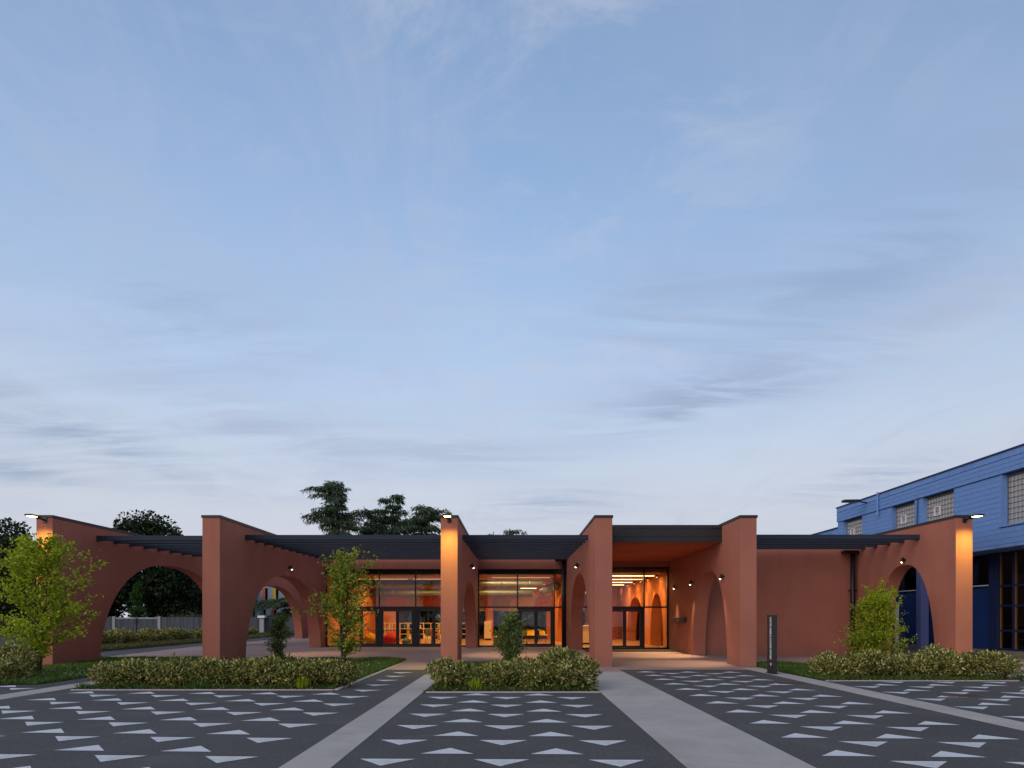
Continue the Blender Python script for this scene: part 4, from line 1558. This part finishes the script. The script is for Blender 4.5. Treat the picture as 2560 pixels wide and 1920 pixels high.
grass('grass', [(-9.72, -4.02, 15.3, 25.35), (-20, -11.42, 16.25, 25.7), (-11.4, -9.75, 20.7, 25.3)], 190000, M['grass'], 0.085, 1, 'short green grass in the left planting beds')
grass('grass', [(-1.85, 1.78, 14.9, 23.5)], 42000, M['grass'], 0.085, 2, 'short green grass in the bed between the concrete strips')
grass('grass', [(7.9, 12.6, 17.5, 23.3)], 45000, M['grass'], 0.085, 3, 'short green grass in the bed right of the totem sign')
grass('dry_grass', [(-23.5, -19.05, 26, 62)], 60000, M['drygrass'], 0.10, 4, 'yellowish grass verge beyond the leftmost arch')
M['clover'] = foliage('clover_petals', [(0, (0.55, 0.55, 0.5)), (1, (0.7, 0.7, 0.62))], 0.2)
rngc = np.random.default_rng(5)
P = np.concatenate([np.stack([rngc.uniform(-8.5, -4.1, 240), rngc.uniform(17, 24.5, 240), rngc.uniform(0.07, 0.15, 240)], 1),
                    np.stack([rngc.uniform(-14.5, -11.5, 130), rngc.uniform(16.4, 20, 130), rngc.uniform(0.06, 0.13, 130)], 1)])
P = np.repeat(P, 5, 0) + rngc.normal(size=(len(P) * 5, 3)) * 0.008
n_ = len(P)
o = link('clover_flowers', leaf_mesh('clover', P, rngc.normal(size=(n_, 3)), rngc.uniform(0.015, 0.03, n_), rngc.uniform(0.012, 0.02, n_), M['clover'], rngc))
tag(o, 'tiny white clover flowers scattered in the left grass', 'flowers', kind='stuff')
M['litter'] = foliage('fallen_leaves', [(0, (0.03, 0.02, 0.014)), (0.7, (0.10, 0.06, 0.035)), (1, (0.24, 0.19, 0.14))], 0.0)
P = np.concatenate([np.stack([rngc.uniform(a, b, k), c + rngc.exponential(0.12, k) - 0.08, np.full(k, 0.03)], 1)
                    for a, b, c, k in ((-9.7, -4.0, 15.1, 700), (-1.95, 1.85, 14.66, 500), (7.9, 12.9, 17.25, 650))])
n_ = len(P)
D_ = rngc.normal(size=(n_, 3)) * np.array([1, 1, 0.25])
o = link('leaf_litter', leaf_mesh('leaf_litter', P, D_, rngc.uniform(0.03, 0.06, n_), rngc.uniform(0.02, 0.035, n_), M['litter'], rngc))
tag(o, 'fallen leaves along the front edges of the planting beds', 'leaf litter', kind='stuff')


def big_tree(name, seed, x, y, H, hw, n, label, mat='lf_dark', z0=0.18, ls=0.34, narrow=1.0):
    rng = np.random.default_rng(seed)
    t = empty(name, (x, y, -0.03))
    lumps = []
    for k in range(26):
        f = rng.uniform(0, 1)
        z = H * (z0 + (0.93 - z0) * f)
        r = hw * math.sin(math.pi * (0.14 + 0.76 * f)) ** 0.8 * 0.72 * math.sqrt(rng.uniform(0, 1))
        a = rng.uniform(0, 2 * math.pi)
        lumps.append((np.array([math.cos(a) * r, math.sin(a) * r, z]), hw * rng.uniform(0.22, 0.40) * np.array([1, 1, 0.75])))
    idx = rng.integers(len(lumps), size=n)
    C = np.array([l[0] for l in lumps])[idx]
    S = np.array([l[1] for l in lumps])[idx]
    d = rng.normal(size=(n, 3))
    d /= np.linalg.norm(d, axis=1, keepdims=True)
    P = C + d * S * rng.uniform(0.55, 1.08, (n, 1))
    L = rng.uniform(0.6, 1.3, n) * ls
    link('crown', leaf_mesh('crown', P, d + rng.normal(size=(n, 3)) * 0.8 + np.array([0, 0, -0.25]), L, L * 0.62, M[mat], rng), t)
    wood = MB()
    wood.tube([(0, 0, 0), (0.05, 0, H * 0.2), (0.0, 0.1, H * 0.45), (0.1, 0, H * 0.75)], [0.035 * H, 0.027 * H, 0.018 * H, 0.006 * H], 9)
    for c, s in lumps[:14]:
        b = np.array([0, 0, max(H * 0.15, c[2] * 0.55)])
        wood.tube([b, (b + c) / 2 + np.array([0, 0, 0.2]), c], [0.011 * H, 0.007 * H, 0.002 * H], 6, False)
    wood.build('trunk', M['bark_dark'], t, True)
    return tag(t, label, 'tree')


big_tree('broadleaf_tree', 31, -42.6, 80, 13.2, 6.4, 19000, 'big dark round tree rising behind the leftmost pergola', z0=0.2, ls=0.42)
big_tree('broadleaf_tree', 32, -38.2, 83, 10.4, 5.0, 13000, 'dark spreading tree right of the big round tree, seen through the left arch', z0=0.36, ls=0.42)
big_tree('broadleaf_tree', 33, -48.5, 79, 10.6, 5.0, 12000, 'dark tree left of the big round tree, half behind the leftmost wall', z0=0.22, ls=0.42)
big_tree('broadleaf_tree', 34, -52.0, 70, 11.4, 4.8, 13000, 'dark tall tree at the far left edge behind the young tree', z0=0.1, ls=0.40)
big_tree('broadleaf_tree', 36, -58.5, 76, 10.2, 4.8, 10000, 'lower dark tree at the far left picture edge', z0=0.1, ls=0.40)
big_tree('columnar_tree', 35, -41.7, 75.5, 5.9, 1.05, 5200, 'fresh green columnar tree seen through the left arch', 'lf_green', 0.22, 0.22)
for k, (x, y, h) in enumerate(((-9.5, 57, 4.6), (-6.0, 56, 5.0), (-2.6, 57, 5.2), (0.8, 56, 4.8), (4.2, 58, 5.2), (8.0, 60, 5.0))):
    big_tree('garden_tree', 50 + k, x, y, h, 2.5, 5500, 'dark garden tree behind the rear windows, ' + ORD[k] + ' from the left', z0=0.02, ls=0.32)


def cedar(seed, x, y, H, spread, z0, label, lean=(0, 0), n_whorl=0.46, tilt=0.12):
    rng = np.random.default_rng(seed)
    t = empty('cedar_tree', (x, y, -0.03))
    wood = MB()
    tr = []
    for i in range(11):
        f = i / 10
        tr.append(np.array([lean[0] * f ** 2.2, lean[1] * f ** 2.2, H * f]))
    wood.tube(tr, [0.028 * H * (1 - 0.93 * i / 10) + 0.01 for i in range(11)], 9)
    P, D, LL = [], [], []
    ph = rng.uniform(0, 6.28, 4)
    z = z0
    while z < H * 0.985:
        f = (z - z0) / (H - z0)
        i = min(9, int(z / H * 10))
        base = tr[i] + (tr[i + 1] - tr[i]) * (z / H * 10 - i)
        for _ in range(rng.integers(3, 6)):
            a = rng.uniform(0, 2 * math.pi)
            a0 = ph[0] + 2.2 * math.sin(z * 0.8 + ph[1])
            L = (spread * (1 - f) ** 0.5 + 0.7) * rng.uniform(0.3, 1.0) * (1 + 0.45 * math.cos(a - a0)) * (1 + 0.22 * math.sin(z * 1.9 + ph[2]))
            d = np.array([math.cos(a), math.sin(a), tilt + 0.25 * f])
            side = np.array([-math.sin(a), math.cos(a), 0])
            n = max(4, int(L / 0.32))
            pts = []
            for k in range(n + 1):
                s = k / n
                pts.append(base + d * L * s + np.array([0, 0, -0.34 * L * s * s]) + rng.normal(size=3) * 0.03)
            wood.tube(pts, [0.012 * L * (1 - 0.85 * k / n) + 0.008 for k in range(n + 1)], 5, False)
            for k in range(1, n + 1):
                s = k / n
                tl = (0.34 + 0.30 * L * (1 - s) ** 0.7 * min(1, s * 3.0)) * rng.uniform(0.6, 1.1)
                for sg in (-1, 1):
                    tw = side * sg * 0.9 + d * 0.55 + np.array([0, 0, -0.22])
                    tw = tw / np.linalg.norm(tw)
                    m = max(2, int(tl / 0.11))
                    for j in range(m):
                        p = pts[k] + tw * tl * (j + 0.5) / m
                        for _ in range(3):
                            P.append(p + rng.normal(size=3) * 0.08)
                            D.append(tw * 0.7 + np.array([0, 0, -0.75]) + rng.normal(size=3) * 0.40)
                            LL.append(rng.uniform(0.26, 0.62))
        z += n_whorl * rng.uniform(0.7, 1.3) * (1.0 - 0.3 * f)
    P, D, LL = np.array(P), np.array(D), np.array(LL)
    link('crown', leaf_mesh('crown', P, D, LL, LL * 0.19, M['lf_cedar'], rng), t)
    wood.build('trunk', M['bark_dark'], t, True)
    return tag(t, label, 'tree')


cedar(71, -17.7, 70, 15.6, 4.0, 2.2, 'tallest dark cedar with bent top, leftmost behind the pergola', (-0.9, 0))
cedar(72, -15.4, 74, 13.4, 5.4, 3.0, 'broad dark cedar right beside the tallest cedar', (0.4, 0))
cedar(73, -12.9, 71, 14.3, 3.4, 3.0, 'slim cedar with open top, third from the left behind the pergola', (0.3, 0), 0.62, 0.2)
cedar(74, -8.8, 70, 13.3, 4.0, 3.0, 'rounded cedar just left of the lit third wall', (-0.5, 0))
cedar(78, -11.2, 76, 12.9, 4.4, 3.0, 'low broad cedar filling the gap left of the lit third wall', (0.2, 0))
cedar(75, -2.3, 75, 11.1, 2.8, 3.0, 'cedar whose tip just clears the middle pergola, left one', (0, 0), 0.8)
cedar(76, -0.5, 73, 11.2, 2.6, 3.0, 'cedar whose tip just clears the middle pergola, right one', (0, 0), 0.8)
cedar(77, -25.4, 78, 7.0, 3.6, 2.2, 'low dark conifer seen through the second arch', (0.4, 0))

# ================================================================== far fence, gate, houses
def plank_mat():
    m = Mat('grey_planks', 0.85, 0.2)
    p = m.noise(7.0, 3, 0.6, stretch=(1.0, 1.0, 0.03))
    q = m.noise(1.2, 5)
    c = m.mix(m.ramp(p, 0.35, 0.65), (0.05, 0.054, 0.06), (0.10, 0.104, 0.112))
    c = m.mix(m.ramp(q, 0.5, 0.75, 0, 0.4), c, (0.07, 0.075, 0.085))
    m.col(c).bump(p, 0.6, 0.02)
    return m.m


M['plank'] = plank_mat()
M['post'] = plain('pale_post', (0.30, 0.30, 0.30), 0.7)
FY = 72.0


def fence(x0, x1, label):
    t = empty('panel_fence', (x0, FY, -0.05))
    n = max(1, round((x1 - x0) / 2.0))
    w = (x1 - x0) / n
    for i in range(n):
        MB().box(i * w + 0.05, (i + 1) * w - 0.05, -0.03, 0.03, 0.1, 1.70).build('panel', M['plank'], t)
    for i in range(n + 1):
        MB().box(i * w - 0.045, i * w + 0.045, -0.05, 0.05, 0, 1.74).build('post', M['plank'], t)
    return tag(t, label, 'fence')


fence(-52, -42.4, 'grey panel fence left of the gate beyond the left arch')
fence(-37.3, -19.0, 'grey panel fence right of the gate, running behind the second arch')
t = empty('double_gate', (-42.2, FY, -0.05))
for k in range(2):
    lf = MB().box(0.15 + k * 2.3, 2.33 + k * 2.3, -0.03, 0.03, 0.16, 1.52).build('gate_leaf', M['plank'], t)
    MB().box(0.15 + k * 2.3, 2.33 + k * 2.3, -0.04, 0.04, 1.52, 1.66).build('top_rail', M['post'], lf)
    MB().box(2.16 + k * 0.32, 2.30 + k * 0.32, -0.05, -0.031, 0.95, 1.58).build('letter_box', M['black'], lf)
for x in (0, 4.78):
    MB().box(x - 0.14, x + 0.14, -0.14, 0.14, 0, 1.78).build('gate_post', M['post'], t, bevel=0.01)
tag(t, 'pale grey double gate with light posts, seen through the left arch', 'gate')
t = empty('clipped_hedge', (-37.0, FY + 1.2, 0))
rngh = np.random.default_rng(4)
n_ = 5000
P = np.stack([rngh.uniform(0, 17, n_), rngh.uniform(-0.4, 0.4, n_), rngh.uniform(0.2, 1.95, n_)], 1)
link('foliage', leaf_mesh('hedge', P, rngh.normal(size=(n_, 3)), rngh.uniform(0.1, 0.2, n_), rngh.uniform(0.06, 0.12, n_), M['lf_green'], rngh), t)
MB().box(0.1, 16.9, -0.3, 0.3, 0, 1.75).build('inner_wood', M['bark_dark'], t)
tag(t, 'clipped green hedge topping the far panel fence', 'hedge')
t = empty('white_pillar', (-26.4, FY - 0.5, -0.05))
MB().box(-0.22, 0.22, -0.22, 0.22, 0, 1.62).build('shaft', M['post'], t)
MB().box(-0.38, 0.38, -0.38, 0.38, 1.62, 1.86).build('cap', M['white'], t, bevel=0.02)
tag(t, 'white capped pillar in the far fence behind the second arch', 'pillar')
t = empty('picket_railing', (-38, 42, 0))
for i in range(76):
    MB().box(i * 0.13 - 0.012, i * 0.13 + 0.012, -0.012, 0.012, 0.15, 1.72).build('picket', M['black'], t)
for z in (0.35, 1.5):
    MB().box(-0.1, 9.9, -0.02, 0.02, z, z + 0.05).build('rail', M['black'], t)
tag(t, 'black metal picket railing at the far left behind the young tree', 'railing')

M['pinkwall'] = plain('pink_plaster', (0.42, 0.27, 0.24), 0.9, 0.1, 0, 0.08, 0.6)
M['greywall'] = plain('pale_blue_plaster', (0.33, 0.37, 0.42), 0.9, 0.1, 0, 0.05, 0.4)
M['tile'] = plain('roof_tile', (0.22, 0.10, 0.07), 0.9, 0.1, 0, 0.2, 3)
M['coral'] = plain('coral_panel', (0.62, 0.15, 0.09), 0.6)
M['crimson'] = plain('red_panel', (0.50, 0.04, 0.04), 0.6)
M['amber'] = plain('yellow_panel', (0.72, 0.45, 0.04), 0.6)
M['olive'] = plain('grey_green_panel', (0.16, 0.20, 0.18), 0.6)
h = empty('pink_house', (-46.5, 88, -0.05))
MB().box(0, 9.5, 0, 8, 0, 5.6).build('wall', M['pinkwall'], h)
r_ = MB().prism([(-0.5, 5.6), (4.75, 7.6), (10.0, 5.6), (10.0, 5.45), (-0.5, 5.45)], 1, -0.5, 8.5).build('roof', M['tile'], h)
for x, z in ((1.2, 2.4), (4.3, 2.5), (7.4, 2.5), (1.2, 0.4), (4.3, 0.4)):
    w = MB().box(x, x + 1.0, -0.06, 0.0, z, z + 1.5).build('window', M['white'], h)
    for i in range(2):
        for j in range(2):
            MB().box(x + 0.07 + i * 0.45, x + 0.48 + i * 0.45, -0.08, -0.062, z + 0.07 + j * 0.72, z + 0.72 + j * 0.72).build('pane', M['glass_dark'], w)
tag(h, 'pink plastered house behind the trees in the left arch', 'house')
h = empty('school_building', (-44, 96, -0.05))
MB().box(0, 22, 0, 10, 0, 9.5).build('wall', M['greywall'], h)
rs = random.Random(2)
MB().box(-0.3, 22.3, -0.3, 10.3, 9.5, 9.8).build('roof', M['cap'], h)
seq = ['coral', 'olive', 'crimson', 'amber', 'coral', 'crimson', 'amber', 'olive']
for fl in range(3):
    for k in range(14):
        x = 0.8 + k * 1.5 + (0.25 if fl % 2 else 0)
        z = 0.6 + fl * 3.0
        MB().box(x, x + 0.42, -0.05, 0.0, z, z + 2.2).build('colour_panel', M[seq[(k * 3 + fl) % 8]], h)
        w = MB().box(x + 0.43, x + 0.75, -0.04, 0.0, z, z + 2.2).build('window', M['frame'], h)
        MB().box(x + 0.46, x + 0.72, -0.052, -0.042, z + 0.04, z + 2.16).build('pane', M['glass_dark'], w)
tag(h, 'pale grey-blue building with red, coral and yellow panels beyond the second arch', 'building')


# ------------------------------------------------------------------ weeds in the beds
def tuft(x, y, h, n, seed, mat, label):
    rng = np.random.default_rng(seed)
    t = empty('weed_tuft', (x, y, zp(x, y) + 0.012))
    P = rng.normal(size=(n, 3)) * np.array([0.07, 0.06, 0.0])
    D = np.stack([rng.normal(size=n) * 0.30, rng.normal(size=n) * 0.30, np.ones(n)], 1)
    link('blades', leaf_mesh('weed_blades', P, D, rng.uniform(0.5, 1.1, n) * h, rng.uniform(0.012, 0.022, n), M[mat], rng), t)
    return tag(t, label, 'weed', 'weeds along the hedges')


tuft(-4.75, 15.22, 0.30, 130, 1, 'lf_lime', 'bright green grass tuft before the right end of the left hedge')
tuft(-7.05, 15.20, 0.22, 80, 2, 'lf_green', 'green weed tuft before the middle of the left hedge')
tuft(-9.55, 15.12, 0.20, 60, 3, 'lf_green', 'dark weed sprawling at the left end of the left hedge')
tuft(-0.86, 15.0, 0.30, 120, 4, 'lf_lime', 'bright green grass tuft in the gap of the middle hedge')
tuft(12.85, 17.4, 0.20, 120, 5, 'lf_green', 'green grass tuft at the right end of the right hedge')
